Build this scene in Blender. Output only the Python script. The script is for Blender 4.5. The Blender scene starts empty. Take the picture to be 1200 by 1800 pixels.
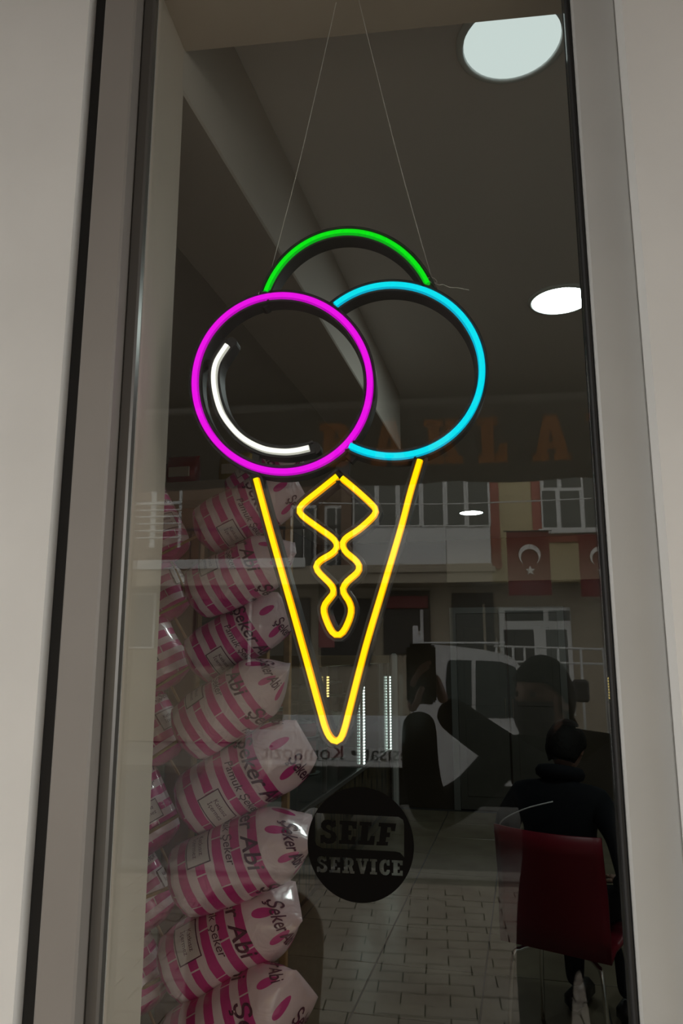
import bpy, bmesh, math, random
from mathutils import Vector, Matrix
from mathutils.geometry import tessellate_polygon
random.seed(7)
PI = math.pi
S = bpy.context.scene
COL = S.collection

# ------------------------------------------------------------------ camera
FPX, YAW, PITCH = 1300.0, math.radians(7.0), math.radians(10.9)
CAM = Vector((0.0, -1.0, 1.65))
FW = Vector((-math.sin(YAW) * math.cos(PITCH), math.cos(YAW) * math.cos(PITCH), math.sin(PITCH)))
RT = Vector((math.cos(YAW), math.sin(YAW), 0))
UP = RT.cross(FW)
cd = bpy.data.cameras.new('camera'); cam = bpy.data.objects.new('camera', cd); COL.objects.link(cam)
cd.sensor_fit = 'VERTICAL'; cd.sensor_height = 36.0; cd.lens = FPX / 1800.0 * 36.0
cd.clip_start = 0.02; cd.clip_end = 200
m3 = Matrix((RT, UP, -FW)).transposed()
cam.matrix_world = Matrix.Translation(CAM) @ m3.to_4x4()
S.camera = cam

# ------------------------------------------------------------------ sky and exposure
W = bpy.data.worlds.new('overcast_sky'); S.world = W; W.use_nodes = True
nt = W.node_tree; nt.nodes.clear()
wo = nt.nodes.new('ShaderNodeOutputWorld'); bg = nt.nodes.new('ShaderNodeBackground')
bg.inputs['Color'].default_value = (1.0, 0.975, 0.935, 1); bg.inputs['Strength'].default_value = 2.5
nt.links.new(bg.outputs[0], wo.inputs[0])
S.view_settings.view_transform = 'Standard'; S.view_settings.look = 'None'
S.view_settings.exposure = 0.0; S.view_settings.gamma = 1.0
S.view_settings.use_curve_mapping = False
S.cycles.max_bounces = 10; S.cycles.transparent_max_bounces = 16
S.cycles.caustics_reflective = False; S.cycles.caustics_refractive = False
S.cycles.sample_clamp_indirect = 4.0
S.cycles.use_denoising = True

LAMP_E = 50.0

# ------------------------------------------------------------------ layout helpers
def ray(px, py): return FW + RT * ((px - 600) / FPX) + UP * ((900 - py) / FPX)
def at_y(px, py, Y):                       # point seen at (px, py) on the plane y = Y
    d = ray(px, py); return CAM + d * ((Y + 1.0) / d.y)
def at_z(px, py, Z):
    d = ray(px, py); return CAM + d * ((Z - CAM.z) / d.z)
def mir(px, py, D):                        # street point, D metres in front of the pane, that the pane mirrors there
    p = at_y(px, py, D); return Vector((p.x, -D, p.z))

ROOM = math.radians(6.6)                   # the room runs askew to the shop front
RV = Vector((math.sin(ROOM), math.cos(ROOM), 0)); RW = Vector((math.cos(ROOM), -math.sin(ROOM), 0))
def room(a, d, z=0.0): return Vector((0, -1, 0)) + RW * a + RV * d + Vector((0, 0, z))
def room_mat(a=0, d=0, z=0):
    p = room(a, d, z)
    return Matrix.Translation(p) @ Matrix.Rotation(-ROOM, 4, 'Z')

# ------------------------------------------------------------------ materials
def ramp_mix(nt, fac, c1, c2):
    n = nt.nodes.new('ShaderNodeMix'); n.data_type = 'RGBA'
    nt.links.new(fac, n.inputs[0]); n.inputs[6].default_value = (*c1, 1); n.inputs[7].default_value = (*c2, 1)
    return n
MATS = {}
def mat(name, col, rough=0.5, metal=0.0, vary=0.0, scale=8.0, col2=None, bump=0.0, emit=None, es=0.0, coat=0.0, spec=0.5, stretch=None):
    if name in MATS: return MATS[name]
    m = bpy.data.materials.new(name); m.use_nodes = True
    nt = m.node_tree; b = nt.nodes['Principled BSDF']
    b.inputs['Base Color'].default_value = (*col, 1); b.inputs['Roughness'].default_value = rough
    b.inputs['Metallic'].default_value = metal; b.inputs['Coat Weight'].default_value = coat
    b.inputs['Specular IOR Level'].default_value = spec
    if vary > 0 or col2 or bump > 0:
        tc = nt.nodes.new('ShaderNodeTexCoord'); nz = nt.nodes.new('ShaderNodeTexNoise')
        nz.inputs['Scale'].default_value = scale; nz.inputs['Detail'].default_value = 4
        src = tc.outputs['Object']
        if stretch:
            mp = nt.nodes.new('ShaderNodeMapping'); mp.inputs['Scale'].default_value = stretch
            nt.links.new(src, mp.inputs[0]); src = mp.outputs[0]
        nt.links.new(src, nz.inputs['Vector'])
        if vary > 0 or col2:
            c2 = col2 or tuple(max(0, c * (1 - vary)) for c in col)
            cr = nt.nodes.new('ShaderNodeMapRange'); cr.inputs[1].default_value = 0.35; cr.inputs[2].default_value = 0.65
            nt.links.new(nz.outputs[0], cr.inputs[0])
            mx = ramp_mix(nt, cr.outputs[0], col, c2)
            nt.links.new(mx.outputs[2], b.inputs['Base Color'])
        if bump > 0:
            bp = nt.nodes.new('ShaderNodeBump'); bp.inputs['Strength'].default_value = bump; bp.inputs['Distance'].default_value = 0.01
            nt.links.new(nz.outputs[0], bp.inputs['Height']); nt.links.new(bp.outputs[0], b.inputs['Normal'])
    if emit:
        b.inputs['Emission Color'].default_value = (*emit, 1); b.inputs['Emission Strength'].default_value = es
    MATS[name] = m; return m

def glass_mat(name, tint=(1, 1, 1), rough=0.0):
    m = bpy.data.materials.new(name); m.use_nodes = True; nt = m.node_tree; nt.nodes.clear()
    o = nt.nodes.new('ShaderNodeOutputMaterial'); mix = nt.nodes.new('ShaderNodeMixShader')
    t = nt.nodes.new('ShaderNodeBsdfTransparent'); t.inputs[0].default_value = (*tint, 1)
    g = nt.nodes.new('ShaderNodeBsdfGlossy'); g.inputs['Roughness'].default_value = rough
    fr = nt.nodes.new('ShaderNodeFresnel'); ge = nt.nodes.new('ShaderNodeNewGeometry')
    mr = nt.nodes.new('ShaderNodeMapRange'); mr.inputs[3].default_value = 1.52; mr.inputs[4].default_value = 1 / 1.52
    nt.links.new(ge.outputs['Backfacing'], mr.inputs[0]); nt.links.new(mr.outputs[0], fr.inputs[0])
    nt.links.new(fr.outputs[0], mix.inputs[0]); nt.links.new(t.outputs[0], mix.inputs[1]); nt.links.new(g.outputs[0], mix.inputs[2])
    nt.links.new(mix.outputs[0], o.inputs[0]); MATS[name] = m; return m

def emis_mat(name, col, st):
    m = bpy.data.materials.new(name); m.use_nodes = True; nt = m.node_tree; nt.nodes.clear()
    o = nt.nodes.new('ShaderNodeOutputMaterial'); e = nt.nodes.new('ShaderNodeEmission')
    e.inputs[0].default_value = (*col, 1); e.inputs[1].default_value = st
    nt.links.new(e.outputs[0], o.inputs[0]); MATS[name] = m; return m

GLASS = glass_mat('window_glass', (0.97, 0.985, 0.975))
CAB_GLASS = glass_mat('cabinet_glass', (0.95, 0.98, 0.97))
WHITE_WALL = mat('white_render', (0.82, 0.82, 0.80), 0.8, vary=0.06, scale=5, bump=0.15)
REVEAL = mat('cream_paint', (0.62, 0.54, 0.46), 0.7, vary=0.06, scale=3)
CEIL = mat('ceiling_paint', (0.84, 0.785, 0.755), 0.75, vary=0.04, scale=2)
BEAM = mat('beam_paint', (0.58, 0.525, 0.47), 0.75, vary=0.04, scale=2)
ALU = mat('grey_aluminium', (0.30, 0.28, 0.26), 0.45, vary=0.1, scale=4)
ALU_DK = mat('dark_aluminium', (0.16, 0.155, 0.145), 0.3, metal=0.5)
RUBBER = mat('black_rubber', (0.012, 0.012, 0.012), 0.6)
BLACK = mat('black_acrylic', (0.035, 0.035, 0.036), 0.4)
CHROME = mat('chrome', (0.8, 0.8, 0.8), 0.12, metal=1.0)

# ------------------------------------------------------------------ mesh helpers
class MB:
    def __init__(self): self.v = []; self.f = []; self.m = []
    def add(self, vs, fs, mi=0):
        o = len(self.v); self.v += [tuple(x) for x in vs]
        for f in fs: self.f.append(tuple(i + o for i in f)); self.m.append(mi)
    def box(self, lo, hi, M=None, mi=0):
        x0, y0, z0 = lo; x1, y1, z1 = hi
        vs = [Vector(c) for c in ((x0,y0,z0),(x1,y0,z0),(x1,y1,z0),(x0,y1,z0),(x0,y0,z1),(x1,y0,z1),(x1,y1,z1),(x0,y1,z1))]
        if M: vs = [M @ v for v in vs]
        self.add(vs, [(0,3,2,1),(4,5,6,7),(0,1,5,4),(1,2,6,5),(2,3,7,6),(3,0,4,7)], mi)
    def bbox(self, lo, hi, b=0.005, M=None, mi=0):          # box with chamfered edges
        cx = [(lo[i] + hi[i]) / 2 for i in range(3)]; h = [(hi[i] - lo[i]) / 2 for i in range(3)]
        b = min(b, min(h) * 0.6)
        bm = bmesh.new(); bmesh.ops.create_cube(bm, size=2)
        for v in bm.verts: v.co = Vector((cx[i] + v.co[i] * h[i] for i in range(3)))
        bmesh.ops.bevel(bm, geom=bm.edges[:], offset=b, segments=1, affect='EDGES')
        self.bm(bm, M, mi); bm.free()
    def bm(self, bm, M=None, mi=0):
        bm.verts.index_update()
        self.add([(M @ v.co) if M else v.co for v in bm.verts], [[v.index for v in f.verts] for f in bm.faces], mi)
    def tube(self, pts, r, n=8, mi=0, cap=True, closed=False):
        pts = [Vector(p) for p in pts]; N = len(pts); rings = []
        rs = r if isinstance(r, (list, tuple)) else [r] * N
        nrm = None
        for i, p in enumerate(pts):
            a = pts[(i - 1) % N] if closed or i > 0 else p; c = pts[(i + 1) % N] if closed or i < N - 1 else p
            t = (c - a).normalized()
            if nrm is None:
                nrm = t.orthogonal().normalized()
            nrm = (nrm - t * nrm.dot(t)); nrm = nrm.normalized() if nrm.length > 1e-6 else t.orthogonal().normalized()
            bn = t.cross(nrm)
            rings.append([p + (nrm * math.cos(2*PI*k/n) + bn * math.sin(2*PI*k/n)) * rs[i] for k in range(n)])
        vs = [v for rg in rings for v in rg]; fs = []
        for i in range(N if closed else N - 1):
            j = (i + 1) % N
            for k in range(n): fs.append((i*n+k, i*n+(k+1)%n, j*n+(k+1)%n, j*n+k))
        if cap and not closed: fs.append(tuple(range(n))[::-1]); fs.append(tuple((N-1)*n+k for k in range(n)))
        self.add(vs, fs, mi)
    def lathe(self, prof, M=None, n=24, mi=0):
        vs = []; fs = []
        for (r, z) in prof:
            for k in range(n):
                v = Vector((r*math.cos(2*PI*k/n), r*math.sin(2*PI*k/n), z)); vs.append(M @ v if M else v)
        for i in range(len(prof)-1):
            for k in range(n): fs.append((i*n+k, i*n+(k+1)%n, (i+1)*n+(k+1)%n, (i+1)*n+k))
        fs.append(tuple(range(n))[::-1]); fs.append(tuple((len(prof)-1)*n+k for k in range(n)))
        self.add(vs, fs, mi)
    def prism(self, poly, lo, hi, f3, mi=0):                # poly in 2D, f3(u, v, w) -> 3D, w from lo to hi
        n = len(poly); vs = [f3(u, v, lo) for u, v in poly] + [f3(u, v, hi) for u, v in poly]
        tris = tessellate_polygon([[Vector((u, v, 0)) for u, v in poly]])
        fs = [tuple(t) for t in tris] + [tuple(i + n for i in t[::-1]) for t in tris]
        fs += [(i, (i+1) % n, (i+1) % n + n, i + n) for i in range(n)]
        self.add(vs, fs, mi)
    def mesh(self, name, mats, smooth=False, fix=True):
        me = bpy.data.meshes.new(name); me.from_pydata(self.v, [], self.f)
        for m in (mats if isinstance(mats, (list, tuple)) else [mats]): me.materials.append(m)
        me.polygons.foreach_set('material_index', self.m)
        me.polygons.foreach_set('use_smooth', [smooth] * len(self.f))
        me.update()
        if fix:
            bm = bmesh.new(); bm.from_mesh(me); bmesh.ops.recalc_face_normals(bm, faces=bm.faces); bm.to_mesh(me); bm.free()
        return me
    def build(self, name, mats, parent=None, smooth=False, fix=True):
        return link(name, self.mesh(name, mats, smooth, fix), parent)
def link(name, me, parent=None):
    o = bpy.data.objects.new(name, me); COL.objects.link(o)
    if parent: o.parent = parent
    return o
def empty(name, loc=(0, 0, 0), rot=None, M=None):
    o = bpy.data.objects.new(name, None); COL.objects.link(o); o.empty_display_size = 0.1
    if M is not None: o.matrix_world = M
    else:
        o.location = loc
        if rot: o.rotation_euler = rot
    return o
def tag(o, label, cat=None, group=None, kind=None):
    o['label'] = label
    if cat: o['category'] = cat
    if group: o['group'] = group
    if kind: o['kind'] = kind
    return o
def copy_tree(o, parent=None):
    c = o.copy(); COL.objects.link(c); c.parent = parent
    for ch in o.children: copy_tree(ch, c)
    return c
def struct(o, label):
    o['label'] = label; o['kind'] = 'structure'; return o
def smooth_path(pts, k=8, closed=False):
    n = len(pts); out = []; P = [Vector(p) for p in pts]
    for i in range(n if closed else n - 1):
        if closed: a, b, c, d = P[i-1], P[i], P[(i+1) % n], P[(i+2) % n]
        else: a, b, c, d = P[max(i-1, 0)], P[i], P[i+1], P[min(i+2, n-1)]
        for j in range(k):
            t = j / k
            out.append(0.5 * ((2*b) + (c-a)*t + (2*a-5*b+4*c-d)*t*t + (3*b-a-3*c+d)*t**3))
    if not closed: out.append(P[-1])
    return out

# ------------------------------------------------------------------ slab-serif capitals (unit height)
def _S():
    c = [(.60,.74),(.58,1.0),(.50,1.0),(.47,.95),(.40,1.0),(.30,1.02),(.14,.98),(.05,.86),(.04,.70),(.12,.57),(.26,.49),(.38,.43),(.44,.36),
         (.43,.27),(.36,.21),(.27,.22),(.20,.28),(.16,.36),(.02,.34),(.02,0),(.12,0),(.15,.05),(.24,-.01),(.36,-.02),(.52,.02),(.62,.14),(.64,.30),
         (.58,.45),(.46,.54),(.32,.60),(.24,.66),(.23,.74),(.29,.80),(.36,.79),(.42,.72),(.45,.68)]
    return [c], .68
def _E():
    return [[(0,0),(.64,0),(.64,.34),(.50,.34),(.46,.18),(.34,.18),(.34,.40),(.46,.40),(.46,.60),(.34,.60),(.34,.82),(.46,.82),(.50,.68),(.64,.68),(.64,1),(0,1),(0,.84),(.09,.84),(.09,.16),(0,.16)]], .69
def _F():
    return [[(0,0),(.44,0),(.44,.16),(.34,.16),(.34,.38),(.47,.38),(.47,.58),(.34,.58),(.34,.82),(.46,.82),(.50,.66),(.64,.66),(.64,1),(0,1),(0,.84),(.09,.84),(.09,.16),(0,.16)]], .68
def _L():
    return [[(0,0),(.62,0),(.62,.40),(.46,.40),(.42,.18),(.34,.18),(.34,.84),(.44,.84),(.44,1),(0,1),(0,.84),(.09,.84),(.09,.16),(0,.16)]], .66
def _I(): return [[(0,0),(.42,0),(.42,.16),(.33,.16),(.33,.84),(.42,.84),(.42,1),(0,1),(0,.84),(.09,.84),(.09,.16),(0,.16)]], .47
def _V(): return [[(.27,0),(.47,0),(.66,.84),(.74,.84),(.74,1),(.42,1),(.42,.84),(.48,.84),(.40,.40),(.30,.84),(.36,.84),(.36,1),(0,1),(0,.84),(.07,.84)]], .74
def _C():
    return [[(.62,.62),(.62,1),(.52,1),(.49,.95),(.40,1.02),(.26,1.0),(.12,.90),(.03,.70),(.02,.50),(.03,.30),(.12,.10),(.26,0),(.42,-.02),(.56,.06),(.64,.22),(.62,.36),
             (.46,.36),(.42,.24),(.36,.20),(.30,.24),(.28,.36),(.27,.50),(.28,.64),(.31,.76),(.37,.80),(.43,.76),(.47,.62)]], .68
def _R():
    return [[(0,0),(.40,0),(.40,.16),(.33,.16),(.33,.38),(.38,.38),(.46,.0),(.72,0),(.72,.16),(.65,.16),(.58,.46),(.66,.58),(.66,.82),(.58,.95),(.46,1),(0,1),(0,.84),(.09,.84),(.09,.16),(0,.16)],
            [(.33,.54),(.33,.84),(.40,.84),(.44,.76),(.44,.62),(.40,.54)]], .74
def _B():
    return [[(0,0),(.50,0),(.62,.06),(.68,.18),(.68,.36),(.58,.51),(.65,.64),(.65,.82),(.58,.95),(.46,1),(0,1),(0,.84),(.09,.84),(.09,.16),(0,.16)],
            [(.33,.60),(.33,.84),(.40,.84),(.43,.72),(.40,.60)], [(.33,.16),(.33,.42),(.42,.42),(.46,.30),(.42,.16)]], .73
def _A():
    return [[(0,0),(.34,0),(.34,.16),(.28,.16),(.30,.26),(.48,.26),(.50,.16),(.44,.16),(.44,0),(.80,0),(.80,.16),(.73,.16),(.54,1),(.26,1),(.07,.16),(0,.16)],
            [(.33,.40),(.45,.40),(.39,.70)]], .80
def _K():
    return [[(0,0),(.42,0),(.42,.16),(.34,.16),(.34,.36),(.40,.44),(.52,.16),(.46,.16),(.46,0),(.82,0),(.82,.16),(.74,.16),(.54,.58),(.68,.84),(.76,.84),(.76,1),(.46,1),(.46,.84),(.50,.84),(.34,.60),(.34,.84),(.42,.84),(.42,1),(0,1),(0,.84),(.09,.84),(.09,.16),(0,.16)]], .82
SLAB = dict(S=_S, E=_E, F=_F, L=_L, I=_I, V=_V, C=_C, R=_R, B=_B, A=_A, K=_K)
def slab_word(word, h, wscale=1.0, gap=0.06):
    """loops per letter: [(outer, [holes])], total width; origin at the left end of the baseline"""
    out = []; x = 0
    for ch in word:
        loops, w = SLAB[ch]()
        L = [[((x + u * wscale) * h, v * h) for u, v in lp] for lp in loops]
        out.append((L[0], L[1:])); x += w * wscale + gap
    return out, (x - gap) * h
def plate_letter(mb, loops, f3, lo, hi, mi=0):
    """extruded flat shape with holes"""
    allp = [p for lp in loops for p in lp]; n = len(allp)
    tris = tessellate_polygon([[Vector((u, v, 0)) for u, v in lp] for lp in loops])
    vs = [f3(u, v, lo) for u, v in allp] + [f3(u, v, hi) for u, v in allp]
    fs = [tuple(t) for t in tris] + [tuple(i + n for i in t[::-1]) for t in tris]
    o = 0
    for lp in loops:
        k = len(lp); fs += [(o+i, o+(i+1) % k, o+(i+1) % k+n, o+i+n) for i in range(k)]; o += k
    mb.add(vs, fs, mi)

# ------------------------------------------------------------------ running text turned into flat triangles
def text_tris(body, size, shear=0.0, offset=0.0, align='CENTER'):
    cu = bpy.data.curves.new('lettering_source', 'FONT'); cu.body = body; cu.size = size; cu.shear = shear
    cu.align_x = align; cu.align_y = 'CENTER'; cu.resolution_u = 3; cu.offset = offset
    o = bpy.data.objects.new('lettering_source', cu); COL.objects.link(o)
    dg = bpy.context.evaluated_depsgraph_get(); me = o.evaluated_get(dg).to_mesh(); me.calc_loop_triangles()
    vs = [(v.co.x, v.co.y) for v in me.vertices]; fs = [tuple(t.vertices) for t in me.loop_triangles]
    o.evaluated_get(dg).to_mesh_clear(); bpy.data.objects.remove(o); bpy.data.curves.remove(cu)
    return vs, fs

exec_parts = []
# ================================================================== THE SHOP FRONT
XL, XR = -0.427, 0.2205            # clear glass between these
SOFFIT = 2.735; REV = 0.128        # underside of the opening, depth of the reveal
mb = MB()
mb.box((-3.0, -0.05, -0.15), (-0.522, 0.0, 3.6)); mb.box((-3.0, 0.0, -0.15), (XL, REV, 3.6))       # pier left of the window
mb.box((0.29, -0.05, -0.15), (3.4, 0.035, 3.6)); mb.box((0.245, 0.0, -0.15), (0.29, 0.035, 3.6))                                                    # pier to the other side
mb.box((XL, 0.02, SOFFIT), (0.245, REV, 3.6)); mb.box((-0.522, -0.05, SOFFIT + 0.06), (0.29, 0.0, 3.6))
mb.box((XL, 0.02, -0.15), (0.245, REV, 0.42)); mb.box((-0.522, -0.05, -0.15), (0.29, 0.0, 0.36))
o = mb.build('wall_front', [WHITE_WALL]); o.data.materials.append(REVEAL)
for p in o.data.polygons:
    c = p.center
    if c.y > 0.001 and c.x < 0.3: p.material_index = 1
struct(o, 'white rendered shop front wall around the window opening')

win = empty('window_1', (XL, 0, 0.4)); struct(win, 'tall shop window in a grey aluminium frame'); 
def wpart(name, mats, boxes, b=0.003, parent=win, smooth=False):
    m = MB()
    for lo, hi in boxes: m.bbox(lo, hi, b, Matrix.Translation((-XL, 0, -0.4)))
    return m.build(name, mats, parent)
wpart('frame_post', ALU, [((-0.499, -0.045, 0.36), (-0.4465, 0.02, 2.79))])
wpart('gasket', RUBBER, [((-0.522, -0.03, 0.36), (-0.4995, 0.02, 2.79))])
wpart('glazing_bead', ALU_DK, [((-0.446, -0.018, 0.36), (XL, -0.0005, SOFFIT + 0.05))])
wpart('frame_post', mat('pale_aluminium', (0.55, 0.56, 0.55), 0.4, vary=0.05), [((0.2275, -0.016, 0.36), (0.2899, -0.0005, 2.79))])
wpart('gasket', RUBBER, [((XR, -0.010, 0.36), (0.2274, 0.0195, 2.79))])
wpart('head_rail', ALU, [((-0.4455, -0.04, SOFFIT + 0.0), (XR, 0.0195, SOFFIT + 0.058))])
wpart('sill_rail', ALU, [((-0.4455, -0.06, 0.362), (XR, 0.019, 0.425))])
wpart('glass_pane', GLASS, [((XL - 0.008, 0.0, 0.4255), (XR - 0.0002, 0.008, SOFFIT - 0.001))], b=0.0004)

# ================================================================== THE ROOM
A0, A1, D1, CZ = -2.35, 2.6, 8.55, 2.95
def front_d(a, y=0.03): return (1 + y + a * math.sin(ROOM)) / math.cos(ROOM)
PLAN = [(A0 - 0.05, front_d(A0 - 0.05)), (A1 + 0.05, front_d(A1 + 0.05)), (A1 + 0.05, D1 + 0.05), (A0 - 0.05, D1 + 0.05)]
fl = MB(); fl.prism(PLAN, -0.12, -0.004, lambda u, v, w: room(u, v, w))
floor = fl.build('floor', mat('grout', (0.035, 0.032, 0.026), 0.8)); struct(floor, 'cream tiled shop floor')
TILE = mat('cream_tile', (0.21, 0.18, 0.12), 0.25, col2=(0.165, 0.135, 0.092), scale=3.0, spec=0.5)
P = 0.585; g = 0.004
tile_me = MB(); tile_me.bbox((0, 0, -0.004), (P - 2*g, P - 2*g, 0.0), 0.0015)
tile_me = tile_me.mesh('floor_tile', TILE)
pa = at_z(662, 1690, 0); rel = pa - Vector((0, -1, 0)); ga = rel.dot(RW) % P
pd = at_z(690, 1573, 0) - Vector((0, -1, 0)); gd = pd.dot(RV) % P
ia = 0
a = ga - 5 * P
while a < A1:
    d = gd + 2 * P
    while d < D1:
        if a > A0 and a + P < A1 and d + P < D1 + 0.02:
            t = link('floor_tile', tile_me, floor); t.matrix_world = room_mat(a + g, d + g, 0.0)
        d += P
    a += P
cl = MB(); cl.prism(PLAN, CZ, CZ + 0.1, lambda u, v, w: room(u, v, w))
struct(cl.build('ceiling', CEIL), 'plain off-white shop ceiling')
wl = MB(); wl.box((A0 - 0.1, 0.84, -0.1), (A0, D1, CZ + 0.1), room_mat()); struct(wl.build('wall_left', mat('brown_wall_paint', (0.22, 0.165, 0.12), 0.7, vary=0.1, scale=2)), 'plain wall behind the display counter')
wr = MB(); wr.box((A1, 1.36, -0.1), (A1 + 0.1, D1, CZ + 0.1), room_mat()); struct(wr.build('wall_right', mat('tan_wall_paint', (0.36, 0.29, 0.22), 0.7, vary=0.1, scale=2)), 'plain side wall of the shop')
WB = mat('brown_panel', (0.058, 0.043, 0.027), 0.2, vary=0.25, scale=1.5)
wb = MB(); wb.box((A0, D1, -0.1), (A1, D1 + 0.1, CZ + 0.1), room_mat()); struct(wb.build('wall_back', WB), 'glossy brown back wall of the shop')
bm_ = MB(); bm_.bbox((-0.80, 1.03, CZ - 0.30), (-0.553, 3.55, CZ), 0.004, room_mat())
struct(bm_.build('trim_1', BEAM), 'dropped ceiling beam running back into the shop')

fz = MB(); fz.bbox((-0.82, D1 - 0.03, 2.46), (A1, D1 - 0.001, CZ - 0.001), 0.004, room_mat())
struct(fz.build('trim_3', mat('frieze_paint', (0.55, 0.46, 0.34), 0.6)), 'beige frieze along the top of the back wall')

# back door of two leaves
DOORM = mat('door_paint', (0.085, 0.08, 0.065), 0.4, vary=0.1)
dr = empty('door_1', M=room_mat(-0.75, D1 - 0.001, 0)); struct(dr, 'pale double door in the back wall')
for i in range(2):
    m = MB(); m.bbox((0.02 + i*0.56, -0.045, 0.01), (0.56 + i*0.56, -0.005, 2.1), 0.004)
    for zz in ((0.15, 0.95), (1.1, 1.95)): m.bbox((0.10 + i*0.56, -0.052, zz[0]), (0.48 + i*0.56, -0.046, zz[1]), 0.003)
    lf = m.build('door_leaf', DOORM, dr)
    h = MB(); h.tube([(0.53 if i == 0 else 0.61, -0.09, 0.98), (0.53 if i == 0 else 0.61, -0.09, 1.18)], 0.008); h.build('handle', CHROME, lf)
m = MB(); m.box((-0.05, -0.05, 0), (0.018, 0.0, 2.17)); m.box((1.122, -0.05, 0), (1.19, 0.0, 2.17)); m.box((0.018, -0.05, 2.105), (1.122, 0, 2.17))
m.build('door_frame', mat('door_frame_paint', (0.15, 0.15, 0.135), 0.4), dr)

# round ceiling panels
def lamp(name, loc, label, es, r=0.105):
    t = empty(name, loc); tag(t, label, 'ceiling light', 'round ceiling panels')
    m = MB(); m.lathe([(r + 0.014, 0.0), (r + 0.014, -0.006), (r + 0.008, -0.011), (r, -0.011), (r - 0.001, -0.002), (r - 0.0012, 0.0)], n=40)
    m.build('trim_ring', mat('lamp_ring', (0.75, 0.78, 0.77), 0.35), t, True)
    m = MB(); m.lathe([(r - 0.002, -0.004), (r - 0.004, -0.0075), (r * 0.5, -0.0085), (0.001, -0.009)], n=40)
    m.build('diffuser', emis_mat(name + '_light', (0.88, 1.0, 0.97), es), t, True)
    return t
lamp('ceiling_lamp', at_z(899, 70, CZ), 'large round ceiling light close above the window pane', 0.75)
lamp('ceiling_lamp', at_z(985, 525, CZ), 'bright round ceiling light beside the right window post', LAMP_E)
lamp('ceiling_lamp', at_z(828, 900, CZ), 'small far round ceiling light seen above the back wall', LAMP_E)
for q, lb in (((1.7, 2.6), 'unseen round ceiling light added to brighten the shop, near the front of the side wall'), ((1.7, 6.6), 'unseen round ceiling light added to brighten the shop, near the back of the side wall')):
    lamp('ceiling_lamp', room(q[0], q[1], CZ), lb, LAMP_E)  # added lamps out of view, put in to brighten the interior

# ================================================================== NEON SIGN
YS = 0.045                                     # front of the sign, just behind the pane
def sgn(pts): return [Vector((at_y(x, y, YS).x, at_y(x, y, YS).z)) for x, y in pts]
def arc(cx, cy, rx, ry, a0, a1, n=48):
    return [(cx + rx * math.cos(a0 + (a1 - a0) * i / n), cy + ry * math.sin(a0 + (a1 - a0) * i / n)) for i in range(n + 1)]
def resample(pts, step):
    L = [0]
    for i in range(1, len(pts)): L.append(L[-1] + (pts[i] - pts[i-1]).length)
    n = max(2, int(L[-1] / step)); out = []; j = 0
    for i in range(n + 1):
        s = L[-1] * i / n
        while j < len(L) - 2 and L[j+1] < s: j += 1
        t = (s - L[j]) / max(1e-9, L[j+1] - L[j]); out.append(pts[j].lerp(pts[j+1], min(1, t)))
    return out
def sweep(mb, path, prof, closed=False, mats=None, cap=True):
    """path: 2D points (x, z) in the sign plane; prof: closed loop of (across, depth, material)"""
    N = len(path); n = len(prof); vs = []; fs = []; mi = []
    for i, p in enumerate(path):
        a = path[i-1] if (i > 0 or closed) else p; c = path[(i+1) % N] if (i < N-1 or closed) else p
        t = (c - a).normalized(); nn = Vector((t.y, -t.x))
        for (u, w, _) in prof: vs.append((p.x + nn.x * u, YS + w, p.y + nn.y * u))
    o = len(mb.v); mb.v += vs
    for i in range(N if closed else N - 1):
        j = (i + 1) % N
        for k in range(n):
            l = (k + 1) % n
            mb.f.append((o+i*n+k, o+i*n+l, o+j*n+l, o+j*n+k)); mb.m.append(prof[k][2])
    if cap and not closed:
        mb.f.append(tuple(o+k for k in range(n))); mb.m.append(prof[0][2])
        mb.f.append(tuple(o+(N-1)*n+k for k in range(n))[::-1]); mb.m.append(prof[0][2])
HW, DEP = 0.0096, 0.030
CH_PROF = [(-HW, 0, 0), (-HW, DEP, 0), (HW, DEP, 0), (HW, 0, 0), (0.0066, 0, 0), (0.0066, 0.007, 0), (-0.0066, 0.007, 0), (-0.0066, 0, 0)]
def tube_prof(w=0.0055, h=0.0045, lo=0.006):
    pr = [(-w, lo, 1)]
    n = 10
    for i in range(n + 1):
        a = PI - PI * i / n
        edge = 1 if (i < 2 or i >= n - 2) else 0
        pr.append((w * math.cos(a), 0.0005 - h * math.sin(a), edge))
    pr.append((w, lo, 1)); return pr
sign = empty('neon_sign', (0, 0, 0))
tag(sign, 'glowing neon ice cream cone sign with three scoops hanging on thin wires behind the glass', 'neon sign')
NEON = dict(
    magenta=(emis_mat('magenta_neon', (0.95, 0.004, 0.90), 1.0), emis_mat('magenta_neon_edge', (0.62, 0.0, 0.60), 0.9)),
    cyan=(emis_mat('cyan_neon', (0.0, 0.84, 0.97), 1.0), emis_mat('cyan_neon_edge', (0.0, 0.48, 0.72), 0.9)),
    green=(emis_mat('green_neon', (0.0, 0.90, 0.006), 1.0), emis_mat('green_neon_edge', (0.0, 0.52, 0.01), 0.9)),
    white=(emis_mat('white_neon', (1.0, 0.96, 0.88), 1.3), emis_mat('white_neon_edge', (0.62, 0.60, 0.52), 0.9)),
    yellow=(emis_mat('yellow_neon', (1.0, 0.82, 0.0), 1.2), emis_mat('yellow_neon_edge', (1.0, 0.36, 0.0), 0.95)))
def extend(path, e):
    a = path[0] + (path[0] - path[1]).normalized() * e; b = path[-1] + (path[-1] - path[-2]).normalized() * e
    return [a] + path + [b]
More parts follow.
